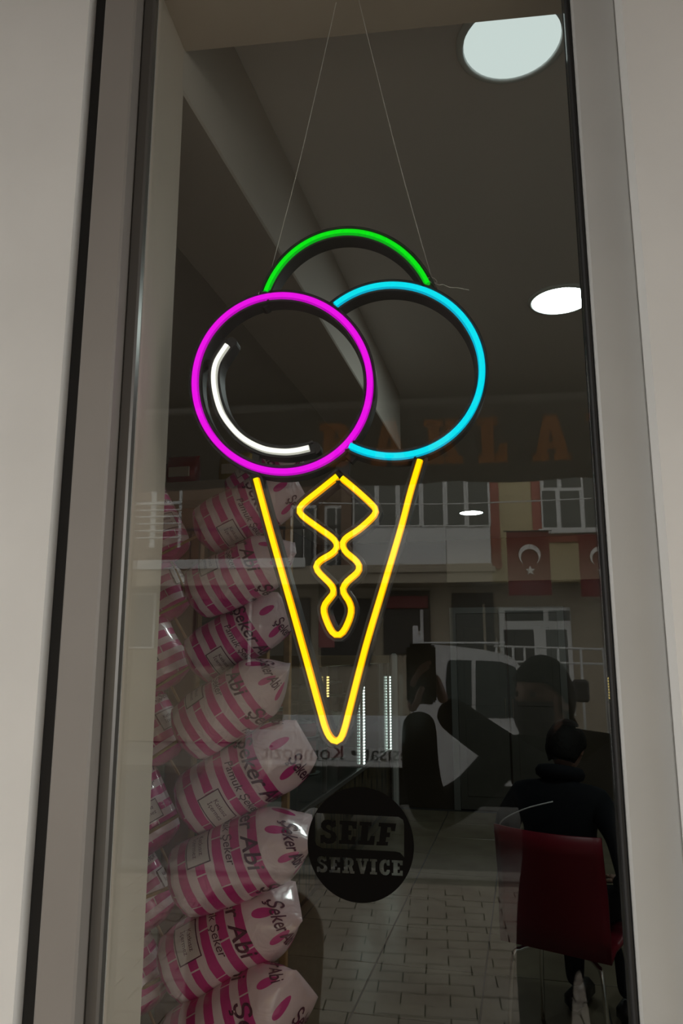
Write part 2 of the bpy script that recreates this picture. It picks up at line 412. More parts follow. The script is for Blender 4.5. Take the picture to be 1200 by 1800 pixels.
def stroke(color, label, px, closed=False, k=1, ext=0.006, w=0.0050):
    pts = sgn(px)
    if k > 1: pts = [Vector((p.x, p.y)) for p in smooth_path([Vector((q.x, q.y, 0)) for q in pts], k, closed)]
    if closed:
        pts = resample(pts + [pts[0]], 0.006)[:-1]
    else: pts = resample(pts, 0.006)
    m = MB(); cp = pts if closed else extend(pts, ext); sweep(m, cp, CH_PROF, closed)
    if not closed:                                   # rounded ends of the housing
        for e in (cp[0], cp[-1]):
            n = 16; ring = [(e.x + HW*math.cos(2*PI*q/n), e.y + HW*math.sin(2*PI*q/n)) for q in range(n)]
            m.prism(ring, 0.0075, DEP - 0.0002, lambda u, v, y: (u, YS + y, v))
            for h0 in range(n):
                pass
    ch = m.build('channel', BLACK, sign); ch['label'] = 'black channel of the ' + label
    m = MB(); sweep(m, pts, tube_prof(w), closed); tb = m.build('light_tube', NEON[color], ch, True); tb['label'] = label
    return ch
stroke('magenta', 'magenta neon ring of the front scoop', arc(496, 674, 154, 155, 0, 2*PI, 96)[:-1], True)
a0 = math.atan2((535-651)/150.5, (588-690)/157); a1 = math.atan2((789-651)/150.5, (611-690)/157)
stroke('cyan', 'cyan neon arc of the right scoop', arc(690, 651, 157, 150.5, a0, a1, 90), ext=0.004)
a0 = math.atan2((512-570)/163, (466-612)/155); a1 = math.atan2((497-570)/163, (755-612)/155)
stroke('green', 'green neon arc of the top scoop', arc(612, 570, 155, 163, a0, a1, 60), ext=0.014, w=0.0040)
stroke('white', 'white neon highlight inside the magenta ring', [(399,606),(379,639),(376,675),(386.5,719),(406,750),(430,772.5),(462.5,788.5),(495,793.5),(520,792),(543,787)], k=8, ext=0.007, w=0.0044)
stroke('yellow', 'yellow neon outline of the cone', [(449.5,841),(477.5,944),(512,1066),(541,1170),(563.5,1252),(571,1278),(579,1295),(589,1303),(599,1297),(606,1278),(612,1255),(642,1138),(671,1040),(703,933),(721.5,863),(738,808)], k=6, w=0.0047)
wavy = [(592.5,837),(560,863),(533,885),(525.8,897),(533,908),(560,928),(584.4,946),(592,959.5),(584.4,972),(563,985),(555.5,996),(561,1007),(581.5,1028),(586,1041),(579,1051.5),(571,1062),(568.6,1074),(574,1092),(583,1110),(593,1116.5),
        (603,1110),(613,1090),(617,1072),(613,1057),(604.5,1044),(602.5,1034),(610,1022),(627,1007),(631,996),(625,985),(607.5,970),(601.8,957),(608,945.5),(631,930),(655,908),(660,897),(653.5,887),(627.8,863),(600,840)]
stroke('yellow', 'yellow wavy neon line inside the cone', wavy, k=5, w=0.0047)
# black brackets that tie the strokes together
def bracket(p0, p1, wpx, d0=0.012):
    m = MB()
    a, b = sgn([p0, p1]); t = (b - a).normalized(); n = Vector((t.y, -t.x)) * (wpx * 0.0004)
    m.prism([(a+n)[:], (b+n)[:], (b-n)[:], (a-n)[:]], d0, DEP - 0.001, lambda u, v, y: (u, YS + y, v)); m.build('bracket', BLACK, sign)
bracket((352, 632), (378, 635), 14); bracket((444, 824), (447, 786), 14); bracket((447, 832), (451, 850), 16)
bracket((737, 800), (735, 818), 14); bracket((466, 508), (462, 526), 14); bracket((757, 494), (764, 508), 14)
bracket((628, 775), (606, 800), 30); bracket((600, 805), (597, 842), 26, 0.02)
WIRE = mat('nylon_wire', (0.55, 0.52, 0.48), 0.3)
def hook_z(px0, py0, px1, py1):
    a, b = sgn([(px0, py0), (px1, py1)]); s = (SOFFIT - 0.002 - a.y) / (b.y - a.y); return a, a + (b - a) * s
for (lo, hi) in (((462, 511), (575, 51)), ((759, 486), (645, 51))):
    a, b = hook_z(*lo, *hi)
    mid = a.lerp(b, 0.45); mid.x += (0.004 if lo[0] < 600 else -0.003)
    path = smooth_path([Vector((q.x, YS + 0.012, q.y)) for q in (a, mid, b)], 8)
    w = MB(); w.tube(path, 0.0007, 6)
    lp = [Vector((a.x, YS + 0.012, a.y)) + Vector((0.007*math.cos(q*PI/6), -0.012*math.sin(q*PI/12), 0.004*math.sin(q*PI/6)-0.004)) for q in range(13)]
    w.tube(lp, 0.0007, 6, closed=True); w.build('suspension_wire', WIRE, sign)
tail = [(757, 497), (772, 501), (778, 500), (790, 505), (805, 506), (824, 510)]
w = MB(); w.tube(smooth_path([Vector((at_y(x, y, YS + 0.004).x, YS + 0.004, at_y(x, y, YS + 0.004).z)) for x, y in tail], 5), 0.0006, 6); w.build('suspension_wire', WIRE, sign)

# ================================================================== ROUND STICKER ON THE PANE
YK = -0.0012
def stk(px, py): p = at_y(px, py, YK); return (p.x, p.z)
cx, cz = stk(633, 1484); rr = 0.0725
slope = 0.0
rx = (stk(727, 1484)[0] - stk(540, 1484)[0]) / 2; rz = (stk(633, 1383)[1] - stk(633, 1587)[1]) / 2
circ = [(cx + rx*math.cos(2*PI*i/72), cz + rz*math.sin(2*PI*i/72)) for i in range(72)]
def quad_map(word, tl, tr, bl, br, gap=0.05, ws=1.0):
    L, w = slab_word(word, 1.0, ws, gap); out = []
    for outer, holes in L:
        def mp(lp):
            r = []
            for u, v in lp:
                s = u / w; x0 = (1-s)*bl[0] + s*br[0]; y0 = (1-s)*bl[1] + s*br[1]; x1 = (1-s)*tl[0] + s*tr[0]; y1 = (1-s)*tl[1] + s*tr[1]
                r.append(stk(x0 + (x1-x0)*v, y0 + (y1-y0)*v))
            return r
        out.append((mp(outer), [mp(h) for h in holes]))
    return out
win_hole = [stk(*p) for p in ((556,1429),(700,1436),(708,1441),(710,1449),(710,1507),(703,1499),(695,1497),(566,1491),(556,1486),(553,1478),(553,1434))]
self_l = quad_map('SELF', (562,1441), (698,1448), (562,1482), (692,1487))
serv_l = quad_map('SERVICE', (556,1505), (709,1513), (556,1533), (709,1540), gap=0.07)
stick = MB(); f3 = lambda u, v, y: (u, y, v)
plate_letter(stick, [circ, win_hole] + [l[0] for l in serv_l], f3, -0.0010, -0.0004)
for outer, holes in serv_l:
    for h in holes: plate_letter(stick, [h], f3, -0.0010, -0.0004)
so = stick.build('window_sticker', mat('black_vinyl', (0.004, 0.0035, 0.003), 0.9, spec=0.05)); tag(so, 'round black SELF SERVICE sticker with cut-out lettering on the window pane', 'sticker')
sl = MB()
for outer, holes in self_l: plate_letter(sl, [outer] + holes, f3, -0.0010, -0.0004)
sl.build('lettering', MATS['black_vinyl'], so)

# ================================================================== COTTON CANDY BAGS
def bag_material():
    m = bpy.data.materials.new('striped_wrapper'); m.use_nodes = True; nt = m.node_tree; N = nt.nodes; Lk = nt.links
    b = N['Principled BSDF']; b.inputs['Roughness'].default_value = 0.32; b.inputs['Coat Weight'].default_value = 0.5; b.inputs['Coat Roughness'].default_value = 0.07
    b.inputs['Subsurface Weight'].default_value = 0.0
    uv = N.new('ShaderNodeUVMap'); sp = N.new('ShaderNodeSeparateXYZ'); Lk.new(uv.outputs[0], sp.inputs[0]); U, V = sp.outputs[0], sp.outputs[1]
    def M(op, a, bb=None, c=None):
        n = N.new('ShaderNodeMath'); n.operation = op
        for i, x in enumerate((a, bb, c)):
            if x is None: continue
            if isinstance(x, (int, float)): n.inputs[i].default_value = x
            else: Lk.new(x, n.inputs[i])
        return n.outputs[0]
    tc = N.new('ShaderNodeTexCoord'); nz = N.new('ShaderNodeTexNoise'); nz.inputs['Scale'].default_value = 14; Lk.new(tc.outputs['Object'], nz.inputs['Vector'])
    wob = M('MULTIPLY', M('SUBTRACT', nz.outputs[0], 0.5), 0.035)
    vv = M('ADD', V, wob)
    row = M('MULTIPLY', vv, 8.2); fr = M('FRACT', row); idx = M('FLOOR', row)
    stripe = M('LESS_THAN', M('ABSOLUTE', M('SUBTRACT', fr, 0.5)), 0.255)
    brk = M('FRACT', M('ADD', M('MULTIPLY', U, 5.0), M('MULTIPLY', idx, 0.618)))
    stripe = M('MULTIPLY', stripe, M('GREATER_THAN', brk, 0.03))
    body = M('MULTIPLY', stripe, M('LESS_THAN', vv, 0.74))
    # dripping icing shapes by the seal
    du = M('ABSOLUTE', M('SUBTRACT', M('FRACT', M('MULTIPLY', U, 7.0)), 0.5))
    dl = M('ADD', 0.77, M('MULTIPLY', M('FRACT', M('MULTIPLY', M('FLOOR', M('MULTIPLY', U, 7.0)), 0.43)), 0.06))
    dv = M('DIVIDE', M('SUBTRACT', vv, M('ADD', dl, 0.05)), 0.065)
    dq = M('DIVIDE', du, 0.15)
    drip = M('LESS_THAN', M('ADD', M('POWER', dq, 2.0), M('MULTIPLY', dv, dv)), 1.0)
    end = M('LESS_THAN', vv, 0.075)
    fac = M('MAXIMUM', M('MAXIMUM', body, drip), end)
    mx = ramp_mix(nt, fac, (0.80, 0.60, 0.66), (0.62, 0.03, 0.255)); Lk.new(mx.outputs[2], b.inputs['Base Color'])
    bp = N.new('ShaderNodeBump'); bp.inputs['Strength'].default_value = 0.6; bp.inputs['Distance'].default_value = 0.006
    n2 = N.new('ShaderNodeTexNoise'); n2.inputs['Scale'].default_value = 20; n2.inputs['Distortion'].default_value = 1.5; Lk.new(tc.outputs['Object'], n2.inputs['Vector'])
    Lk.new(n2.outputs[0], bp.inputs['Height']); Lk.new(bp.outputs[0], b.inputs['Normal'])
    return m
BAGM = bag_material()
INK = mat('purple_ink', (0.10, 0.016, 0.055), 0.4)
INK_PANEL = mat('label_paper', (0.66, 0.56, 0.56), 0.4)
WOOD = mat('pale_wood', (0.42, 0.24, 0.10), 0.6, vary=0.3, scale=30)
BL, BR = 0.275, 0.067
def bag_surf(th, t, off=0.0, seed=0):
    """th: angle around, 0 faces local +Z; t 0 at the gathered end, 1 at the flat seal"""
    if t < 0.10: k = 0.30 + 0.62 * math.sin(min(1, t / 0.10) * PI / 2)
    elif t < 0.25: k = 0.92 + 0.08 * math.sin((t - 0.10) / 0.15 * PI / 2)
    else: k = 1.0
    wy = wz = k
    if t > 0.70:
        s = (t - 0.70) / 0.30; s2 = s * s * (3 - 2 * s)
        wy = 1.0 - 0.40 * s ** 2.2; wz = max(0.02, 1.0 - 0.97 * s ** 1.6)
    wr = 0
    if t < 0.16: wr += 0.05 * math.sin(11 * th + seed) * (1 - t / 0.16)
    if t > 0.68: wr += 0.035 * math.sin(9 * th + 2 * seed) * (t - 0.68) / 0.32
    wr += 0.018 * math.sin(3 * th + 9 * t + seed) + 0.014 * math.sin(17 * t + 2 * th + 2 * seed)
    r = BR * (1 + wr)
    c, s_ = math.cos(th), math.sin(th)
    nx = Vector((0, -s_ / max(wy, .05), c / max(wz, .05))).normalized()
    p = Vector((t * BL, -s_ * r * wy, c * r * wz)) + nx * off
    return p
def bag_mesh(seed):
    NT, NA = 34, 40; vs = []; fs = []
    ts = [i / NT for i in range(NT + 1)]
    for t in ts:
        for k in range(NA): vs.append(bag_surf(2*PI*k/NA, t, 0, seed))
    for i in range(NT):
        for k in range(NA): fs.append((i*NA+k, i*NA+(k+1) % NA, (i+1)*NA+(k+1) % NA, (i+1)*NA+k))
    fs.append(tuple(range(NA))); fs.append(tuple(NT*NA+k for k in range(NA))[::-1])
    me = bpy.data.meshes.new('wrapper'); me.from_pydata([tuple(v) for v in vs], [], fs); me.materials.append(BAGM)
    uvl = me.uv_layers.new(name='UVMap')
    for p in me.polygons:
        idx = [me.loops[l].vertex_index for l in p.loop_indices]
        us = [(v % NA) / NA for v in idx]; wrap = max(us) - min(us) > 0.5
        for l, v, u in zip(p.loop_indices, idx, us):
            uvl.data[l].uv = ((u + 1 if wrap and u < 0.5 else u), (v // NA) / NT)
        p.use_smooth = True
    bm = bmesh.new(); bm.from_mesh(me); bmesh.ops.recalc_face_normals(bm, faces=bm.faces); bm.to_mesh(me); bm.free()
    return me
def wrap_text(mb, vs, fs, th0, t0, seed, off=0.0016, mi=0):
    mb.add([bag_surf(th0 + x / BR, t0 + y / BL, off, seed) for x, y in vs], fs, mi)
T_BIG = text_tris('Şeker Abi', 0.042, 0.30, 0.0005); T_SM = text_tris('Pamuk Şeker', 0.022, 0.25); T_LAB = text_tris('Katkısız\nİçermez', 0.012)
def bag_letters(seed):
    out = []
    for th in (0.0, PI):
        m = MB(); wrap_text(m, *T_BIG, th, 0.64, seed); out.append(m.mesh('lettering', INK, fix=False))
        m = MB(); wrap_text(m, *T_SM, th + 0.1, 0.50, seed); out.append(m.mesh('lettering', INK, fix=False))
        vs, fs = T_BIG; m = MB(); wrap_text(m, [(x * .72, y * .72) for x, y in vs], fs, th + 1.0, 0.885, seed, 0.002); out.append(m.mesh('lettering', INK, fix=False))
    return out
def bag_label(seed):
    out = []; n = 6
    for th in (0.25, PI + 0.25):
        m = MB()
        for (hw, hh, of, mi) in ((0.033, 0.022, 0.0014, 0), (0.031, 0.020, 0.0019, 1)):
            vs = []; fs = []
            for i in range(n + 1):
                for s in (-1, 1): vs.append(bag_surf(th + (-hw + 2*hw*i/n) / BR, 0.30 + s * hh / BL, of, seed))
            for i in range(n): fs.append((2*i, 2*i+1, 2*i+3, 2*i+2))
            m.add(vs, fs, mi)
        wrap_text(m, *T_LAB, th, 0.305, seed, 0.0024, 0)
        out.append(m.mesh('label_panel', [INK, INK_PANEL], fix=False))
    return out
m = MB(); m.tube([(-0.10, 0, 0), (0.05, 0, 0)], 0.0035, 8); STICK_ME = m.mesh('stick', WOOD)
VAR = [(bag_mesh(s), bag_letters(s), bag_label(s)) for s in (0.0, 1.7, 3.9)]
def place_bag(px, py, Y, ang, roll, var, label, scale=1.0, lean=0.0, group='cotton candy bags on the stand'):
    """px, py: middle of the bag; ang: rise of its axis towards the seal end (degrees, 0 = to the right)"""
    c = at_y(px, py, Y); al = math.radians(ang)
    X = Vector((math.cos(al) * math.cos(lean), math.sin(lean), math.sin(al) * math.cos(lean))); Z = Vector((0, -1, 0)); Z = (Z - X * Z.dot(X)).normalized(); Yv = Z.cross(X)
    R = Matrix((X, Yv, Z)).transposed().to_4x4() @ Matrix.Rotation(roll, 4, 'X')
    M = Matrix.Translation(c - X * BL * scale * 0.5) @ R @ Matrix.Scale(scale, 4)
    t = empty('cotton_candy_bag', M=M); tag(t, label, 'candy bag', group)
    w, l, p = VAR[var]
    link('wrapper', w, t); link('stick', STICK_ME, t)
    for q in l: link('lettering', q, t)
    for q in p: link('label_panel', q, t)
    return t
YB = 0.62
ords = ['topmost', 'second', 'third', 'fourth', 'fifth', 'sixth', 'seventh', 'bottom']
main = [(437, 896, 26, 0.55, 0, 0.95, 0.00), (426, 1008, 25, -1.05, 1, 0.95, -0.03), (420, 1118, 31, 0.35, 2, 0.93, 0.03), (412, 1236, 33, -1.35, 0, 1.02, -0.03),
        (430, 1364, 30, 0.15, 1, 1.14, 0.02), (426, 1508, 22, -1.1, 2, 1.15, -0.02), (408, 1648, 29, -0.9, 0, 1.17, 0.03), (418, 1795, 28, 0.6, 1, 1.15, -0.02)]
for i, (x, y, an, ro, va, sc, dy) in enumerate(main):
    place_bag(x, y, YB + dy, an, ro, va, f'pink and white striped cotton candy bag, {ords[i]} in the column beside the cone', sc)
side = [(262, 905, 118, 0.4, 1), (262, 1005, 122, 1.2, 2), (258, 1120, 120, -0.4, 0), (250, 1250, 124, 0.9, 1), (238, 1395, 120, 0.2, 2), (228, 1530, 122, 1.5, 0), (218, 1670, 118, -0.2, 1)]
for i, (x, y, an, ro, va) in enumerate(side):
    place_bag(x, y, YB + 0.08 + 0.02 * (i % 2), an, ro, va, f'striped cotton candy bag half hidden by the cream window jamb, {ords[i]} of that column', 0.95, group='cotton candy bags behind the jamb')
place_bag(470, 838, YB + 0.24, 32, 2.0, 2, 'striped cotton candy bag peeping out behind the bottom of the magenta ring', 0.85)

# wooden stand for the sticks
pp = at_y(318, 1100, YB + 0.16)
st = empty('candy_stand', (pp.x, YB + 0.20, 0)); tag(st, 'brown wooden stand holding the cotton candy sticks', 'display stand')
m = MB(); m.bbox((-0.035, -0.02, 0.03), (0.035, 0.02, 2.02), 0.004); m.build('post', mat('brown_wood', (0.22, 0.10, 0.035), 0.5, vary=0.35, scale=12, stretch=(1, 1, 0.1)), st)
m = MB(); m.bbox((-0.2, -0.16, 0.0), (0.2, 0.16, 0.03), 0.006); m.build('base', MATS['brown_wood'], st)

# ================================================================== DISPLAY COUNTER
ca = (at_z(520, 1625, 0) - Vector((0, -1, 0))).dot(RW); cdn = (at_z(520, 1625, 0) - Vector((0, -1, 0))).dot(RV)
DEPTH = 0.95; LEN = 8.2 - cdn
cab = empty('display_counter', M=room_mat(ca, cdn, 0)); tag(cab, 'glass pastry display counter with brown dripping-pattern base and LED strips', 'display counter')
def drip_mat():
    m = bpy.data.materials.new('drip_print'); m.use_nodes = True; nt = m.node_tree; b = nt.nodes['Principled BSDF']; b.inputs['Roughness'].default_value = 0.3
    tc = nt.nodes.new('ShaderNodeTexCoord'); mp = nt.nodes.new('ShaderNodeMapping'); mp.inputs['Scale'].default_value = (22, 22, 4)
    vo = nt.nodes.new('ShaderNodeTexNoise'); vo.inputs['Scale'].default_value = 1.0; vo.inputs['Detail'].default_value = 0
    nt.links.new(tc.outputs['Object'], mp.inputs[0]); nt.links.new(mp.outputs[0], vo.inputs['Vector'])
    gt = nt.nodes.new('ShaderNodeMath'); gt.operation = 'GREATER_THAN'; gt.inputs[1].default_value = 0.56; nt.links.new(vo.outputs[0], gt.inputs[0])
    mx = ramp_mix(nt, gt.outputs[0], (0.13, 0.10, 0.05), (0.012, 0.009, 0.005)); nt.links.new(mx.outputs[2], b.inputs['Base Color']); return m
m = MB(); m.bbox((-DEPTH, 0, 0.09), (0, LEN, 0.62), 0.005); m.build('base_cabinet', drip_mat(), cab)
m = MB(); m.box((-DEPTH, 0.03, 0), (-0.06, LEN, 0.088)); m.build('plinth', BLACK, cab)
m = MB(); m.bbox((-DEPTH, -0.01, 0.622), (0.012, LEN, 0.66), 0.004); m.build('worktop', mat('steel_top', (0.28, 0.27, 0.25), 0.3, metal=0.6), cab)
m = MB(); m.bbox((-0.008, 0.03, 0.66), (0.0, LEN, 1.56), 0.001); m.build('front_glass', CAB_GLASS, cab)
m = MB(); m.bbox((-DEPTH, 0.005, 0.66), (-0.01, 0.013, 1.56), 0.001); m.build('end_glass', CAB_GLASS, cab)
for z in (0.95, 1.25):
    m = MB(); m.bbox((-DEPTH, 0.04, z), (-0.06, LEN, z + 0.008), 0.001); m.build('shelf', CAB_GLASS, cab)
m = MB(); m.bbox((-DEPTH, -0.01, 1.56), (0.012, LEN, 1.64), 0.004); m.build('canopy', mat('led_glow_trim', (0.30, 0.20, 0.07), 0.3, metal=0.7), cab)  # warm LED light on the top edge is put into this gold colour
LED = emis_mat('led_cool', (0.80, 1.0, 0.92), 3.0); LEDW = emis_mat('led_warm', (1.0, 0.75, 0.25), 1.6)
def led(px, y0, y1, n, em, name='led_strip'):
    # on the plane of the counter front: find depth where this column meets it
    d0 = ray(px, (y0 + y1) / 2); best = None
    k = (ca + 0.006 - 0) / (d0.dot(RW)) if abs(d0.dot(RW)) > 1e-6 else 1
    d = d0 * k; dep = d.dot(RV)
    def zz(py):
        r = ray(px, py); s = dep / r.dot(RV); return CAM.z + r.z * s
    za, zb = zz(y1), zz(y0)
    base = MB(); base.box((0.013, dep - cdn - 0.008, za), (0.016, dep - cdn + 0.008, zb)); s = base.build(name, mat('led_tape', (0.5, 0.5, 0.48), 0.4), cab)
    q = MB(); h = (zb - za) / n
    for i in range(n): q.box((0.016, dep - cdn - 0.020, za + i*h + h*0.2), (0.024, dep - cdn + 0.020, za + i*h + h*0.75))
    e = q.build('diodes', em, s); e['kind'] = 'stuff'
    r = MB(); r.bbox((-0.02, dep - cdn - 0.014, 0.66), (0.0125, dep - cdn + 0.014, 1.56), 0.002); r.build('corner_post', MATS['steel_top'], cab)
led(637, 1206, 1344, 26, LED); led(684, 1188, 1318, 26, LED); led(573, 1188, 1226, 8, LEDW)
# cakes on the shelves
ck = [((0.85, 0.78, 0.70), 'cream'), ((0.10, 0.045, 0.02), 'chocolate'), ((0.55, 0.10, 0.12), 'strawberry')]
j = 0
for z, zn in ((0.661, 'counter floor'), (0.959, 'lower glass shelf'), (1.259, 'upper glass shelf')):
    for i, dd in enumerate((0.6, 1.5, 2.5)):
        c, nm = ck[(i + j) % 3]; t = empty('layer_cake', M=room_mat(ca - 0.42, cdn + dd, z))
        wh = ['near', 'middle', 'far'][i]; tag(t, f'round {nm} cake at the {wh} end of the {zn} of the counter', 'cake', 'cakes in the display counter')
        m = MB(); m.lathe([(0.05, 0), (0.15, 0.006), (0.16, 0.014), (0.155, 0.014), (0.145, 0.008), (0.02, 0.008)]); m.build('plate', mat('porcelain', (0.8, 0.8, 0.78), 0.2), t, True)
        m = MB(); m.lathe([(0.12, 0.012), (0.125, 0.03), (0.125, 0.10), (0.118, 0.115), (0.02, 0.118)]); m.build('cake_body', mat('cake_' + nm, c, 0.5), t, True)
        m = MB(); m.tube([(0.098*math.cos(2*PI*k/48), 0.098*math.sin(2*PI*k/48), 0.122) for k in range(48)], [0.012 + 0.005*math.sin(k*PI/3) for k in range(48)], 8, closed=True)
        m.build('frosting_ring', MATS['porcelain'], t, True)
    j += 1
# white end post of the counter
m = MB(); m.bbox((0.03, LEN - 0.06, 0), (0.10, LEN + 0.02, 1.66), 0.02); m.build('end_post', mat('white_plastic', (0.5, 0.5, 0.48), 0.35), cab)

# shelf with packets on the side wall behind the candy
SH = at_y(372, 860, 1.9); SHM = Matrix.Translation((SH.x, SH.y, 0)) @ Matrix.Rotation(-ROOM, 4, 'Z')
sh = empty('display_rack', M=SHM); tag(sh, 'tall rack with a pale shelf board behind the candy bags', 'shelf rack')
for zz in (SH.z - 0.025, SH.z - 0.55, 0.6):
    m = MB(); m.bbox((-0.34, -0.15, zz), (0.28, 0.15, zz + 0.025), 0.003); m.build('board', mat('shelf_board', (0.30, 0.25, 0.20), 0.5), sh)
m = MB(); m.bbox((-0.34, -0.157, SH.z - 0.075), (0.28, -0.151, SH.z - 0.001), 0.001); m.build('price_strip', mat('strip_paper', (0.42, 0.36, 0.30), 0.5), sh)
for xx in (-0.355, 0.295):
    for yy in (-0.135, 0.135):
        m = MB(); m.bbox((xx - 0.014, yy - 0.014, 0.0), (xx + 0.014, yy + 0.014, SH.z + 0.02), 0.003); m.build('upright', WOOD, sh)
def packet(a, col, nm, label):
    t = empty('snack_packet', M=SHM @ Matrix.Translation((a, -0.06, SH.z + 0.0003))); tag(t, label, 'packet', 'packets on the shelf')
    m = MB(); vs = []; n = 16
    for (w, d, z) in ((0.07, 0.01, 0.0), (0.07, 0.035, 0.02), (0.07, 0.045, 0.09), (0.07, 0.03, 0.17), (0.068, 0.008, 0.2), (0.07, 0.004, 0.215)):
        for k in range(n): q = 2*PI*k/n; z_ = z * 0.6; vs.append((w*math.copysign(abs(math.cos(q))**.5, math.cos(q)), d*math.copysign(abs(math.sin(q))**.8, math.sin(q)), z_))
    fs = [(i*n+k, i*n+(k+1) % n, (i+1)*n+(k+1) % n, (i+1)*n+k) for i in range(5) for k in range(n)] + [tuple(range(n))[::-1], tuple(5*n+k for k in range(n))]
    m.add(vs, fs); m.build('pouch', mat(nm, col, 0.3), t, True)
    m = MB(); m.bbox((-0.045, -0.0472, 0.035), (0.045, -0.040, 0.075), 0.001); m.build('print_band', mat('packet_band', (0.6, 0.5, 0.4), 0.4), t)
packet(-0.10, (0.32, 0.03, 0.035), 'red_foil', 'dark red snack packet on the shelf near the jamb')
packet(0.13, (0.34, 0.23, 0.06), 'yellow_foil', 'mustard yellow snack packet on the shelf under the ring')

# ================================================================== RED CHAIR WITH A SEATED PERSON
CH_R = math.radians(-28); CH_P = at_z(868, 1446, 0.92) + Vector((0.305, 0.065, 0))
def chair_red():
    t = empty('shell_chair', (CH_P.x, CH_P.y, 0), (0, 0, CH_R)); tag(t, 'red moulded shell chair with chrome legs, its back to the window', 'chair')
    # local: sitter faces +y, back plate at -y
    m = MB(); NX, NZ = 14, 12; vs = []
    def sp(u, v, off):      # u -1..1 across, v 0 seat front .. 1 back top
        w = 0.235 - 0.01 * abs(v - 0.6)
        if v < 0.5: q = v / 0.5; y = 0.22 - 0.40 * q; z = 0.45 + 0.015 * (1 - q) - 0.01 * math.sin(q * PI)
        else: q = (v - 0.5) / 0.5; y = -0.18 - 0.05 * q - 0.03 * math.sin(q * PI / 2); z = 0.45 + 0.47 * q
        if 0.42 < v < 0.58: y += 0.0
        ed = u * u
        y += 0.05 * ed * (1 if v > 0.5 else 0) * min(1, (v - 0.5) * 4) if v > 0.5 else 0
        z += 0.03 * ed * (1 if v < 0.5 else 0)
        n = Vector((0, 0, -1)) if v < 0.45 else (Vector((0, -0.7, -0.7)) if v < 0.55 else Vector((0, -1, 0)))
        return Vector((u * w, y, z)) + n * off
    for off in (0, 0.012):
        for j in range(NZ + 1):
            for i in range(NX + 1): vs.append(sp(-1 + 2*i/NX, j/NZ, off))
    K = NX + 1; H = K * (NZ + 1); fs = []
    for j in range(NZ):
        for i in range(NX):
            a = j*K+i; fs.append((a, a+1, a+K+1, a+K)); fs.append((H+a, H+a+K, H+a+K+1, H+a+1))
    rim = [i for i in range(K)] + [j*K+NX for j in range(1, NZ+1)] + [NZ*K+i for i in range(NX-1, -1, -1)] + [j*K for j in range(NZ-1, 0, -1)]
    for q in range(len(rim)): a, b = rim[q], rim[(q+1) % len(rim)]; fs.append((a, b, H+b, H+a))
    m.add(vs, fs); m.build('shell', mat('red_plastic', (0.14, 0.004, 0.012), 0.4, spec=0.3), t, True)
    for sx in (-1, 1):
        for sy in (-1, 1):
            m = MB(); m.tube(smooth_path([(sx*0.10, sy*0.10, 0.425), (sx*0.16, sy*0.14, 0.41), (sx*0.19, sy*0.17, 0.36), (sx*0.21, sy*0.20, 0.0)], 6), 0.010, 10); m.build('leg', CHROME, t, True)
    return t
chair_red()

def skin_mesh(name, joints, edges, root=0, sub=2):
    """joints: (x, y, z, r); a continuous surface grown around them"""
    me = bpy.data.meshes.new(name); me.from_pydata([j[:3] for j in joints], edges, [])
    o = bpy.data.objects.new(name, me); COL.objects.link(o)
    md = o.modifiers.new('skin', 'SKIN'); sv = me.skin_vertices[0].data
    for i, j in enumerate(joints):
        rx = j[3]; ry = j[4] if len(j) > 4 else j[3]; sv[i].radius = (rx, ry); sv[i].use_root = (i == root)
    md.use_smooth_shade = True
    s = o.modifiers.new('sub', 'SUBSURF'); s.levels = sub; s.render_levels = sub
    dg = bpy.context.evaluated_depsgraph_get(); out = bpy.data.meshes.new_from_object(o.evaluated_get(dg))
    bpy.data.objects.remove(o); bpy.data.meshes.remove(me); out.name = name
    for p in out.polygons: p.use_smooth = True
    return out
SKIN = mat('skin', (0.24, 0.13, 0.09), 0.55); HAIR = mat('black_hair', (0.008, 0.007, 0.006), 0.7, bump=0.5, scale=60, spec=0.15)
JACKET = mat('black_jacket', (0.007, 0.008, 0.010), 0.85, bump=0.2, scale=20, spec=0.08); TROUSER = mat('dark_trousers', (0.012, 0.012, 0.015), 0.9, spec=0.1)
PIPE = mat('white_piping', (0.6, 0.6, 0.6), 0.4); SHOE = mat('dark_shoe', (0.015, 0.014, 0.014), 0.4)
def head_mesh(mb_skin, M, mask=False):
    """head looking along local -Y... here +Y; 0.23 m tall, origin at the middle"""
    NS, NR = 18, 16; vs = []; fs = []
    for j in range(NR + 1):
        ph = PI * j / NR; z = math.cos(ph); rr = math.sin(ph)
        for i in range(NS):
            th = 2*PI*i/NS; x = rr*math.cos(th); y = rr*math.sin(th)
            px, py, pz = x*0.076, y*0.096, z*0.118
            if z < -0.1: k = 1 + 0.34 * (z + 0.1); px *= k; py *= (k if y < 0 else 1 - 0.05*(-z))
            if y > 0.75 and abs(x) < 0.28 and -0.35 < z < 0.22: py += 0.020 * (0.22 - z) / 0.57 * (1 - abs(x) / 0.28)      # nose
            if y > 0.6 and 0.18 < abs(x) < 0.6 and 0.0 < z < 0.3: py -= 0.007                                             # eye sockets
            if y > 0.7 and abs(x) < 0.4 and -0.62 < z < -0.42: py += 0.004                                                # lips
            vs.append(M @ Vector((px, py, pz)))
    for j in range(NR):
        for i in range(NS): fs.append((j*NS+i, j*NS+(i+1) % NS, (j+1)*NS+(i+1) % NS, (j+1)*NS+i))
    mb_skin.add(vs, fs)
    for s in (-1, 1):      # ears
        mb_skin.lathe([(0.004, -0.008), (0.022, -0.006), (0.026, 0.0), (0.018, 0.004), (0.006, 0.002)], M @ Matrix.Translation((s*0.076, -0.008, -0.005)) @ Matrix.Rotation(s*PI/2, 4, 'Y') @ Matrix.Scale(1.3, 4, (1, 0, 0)), 12)
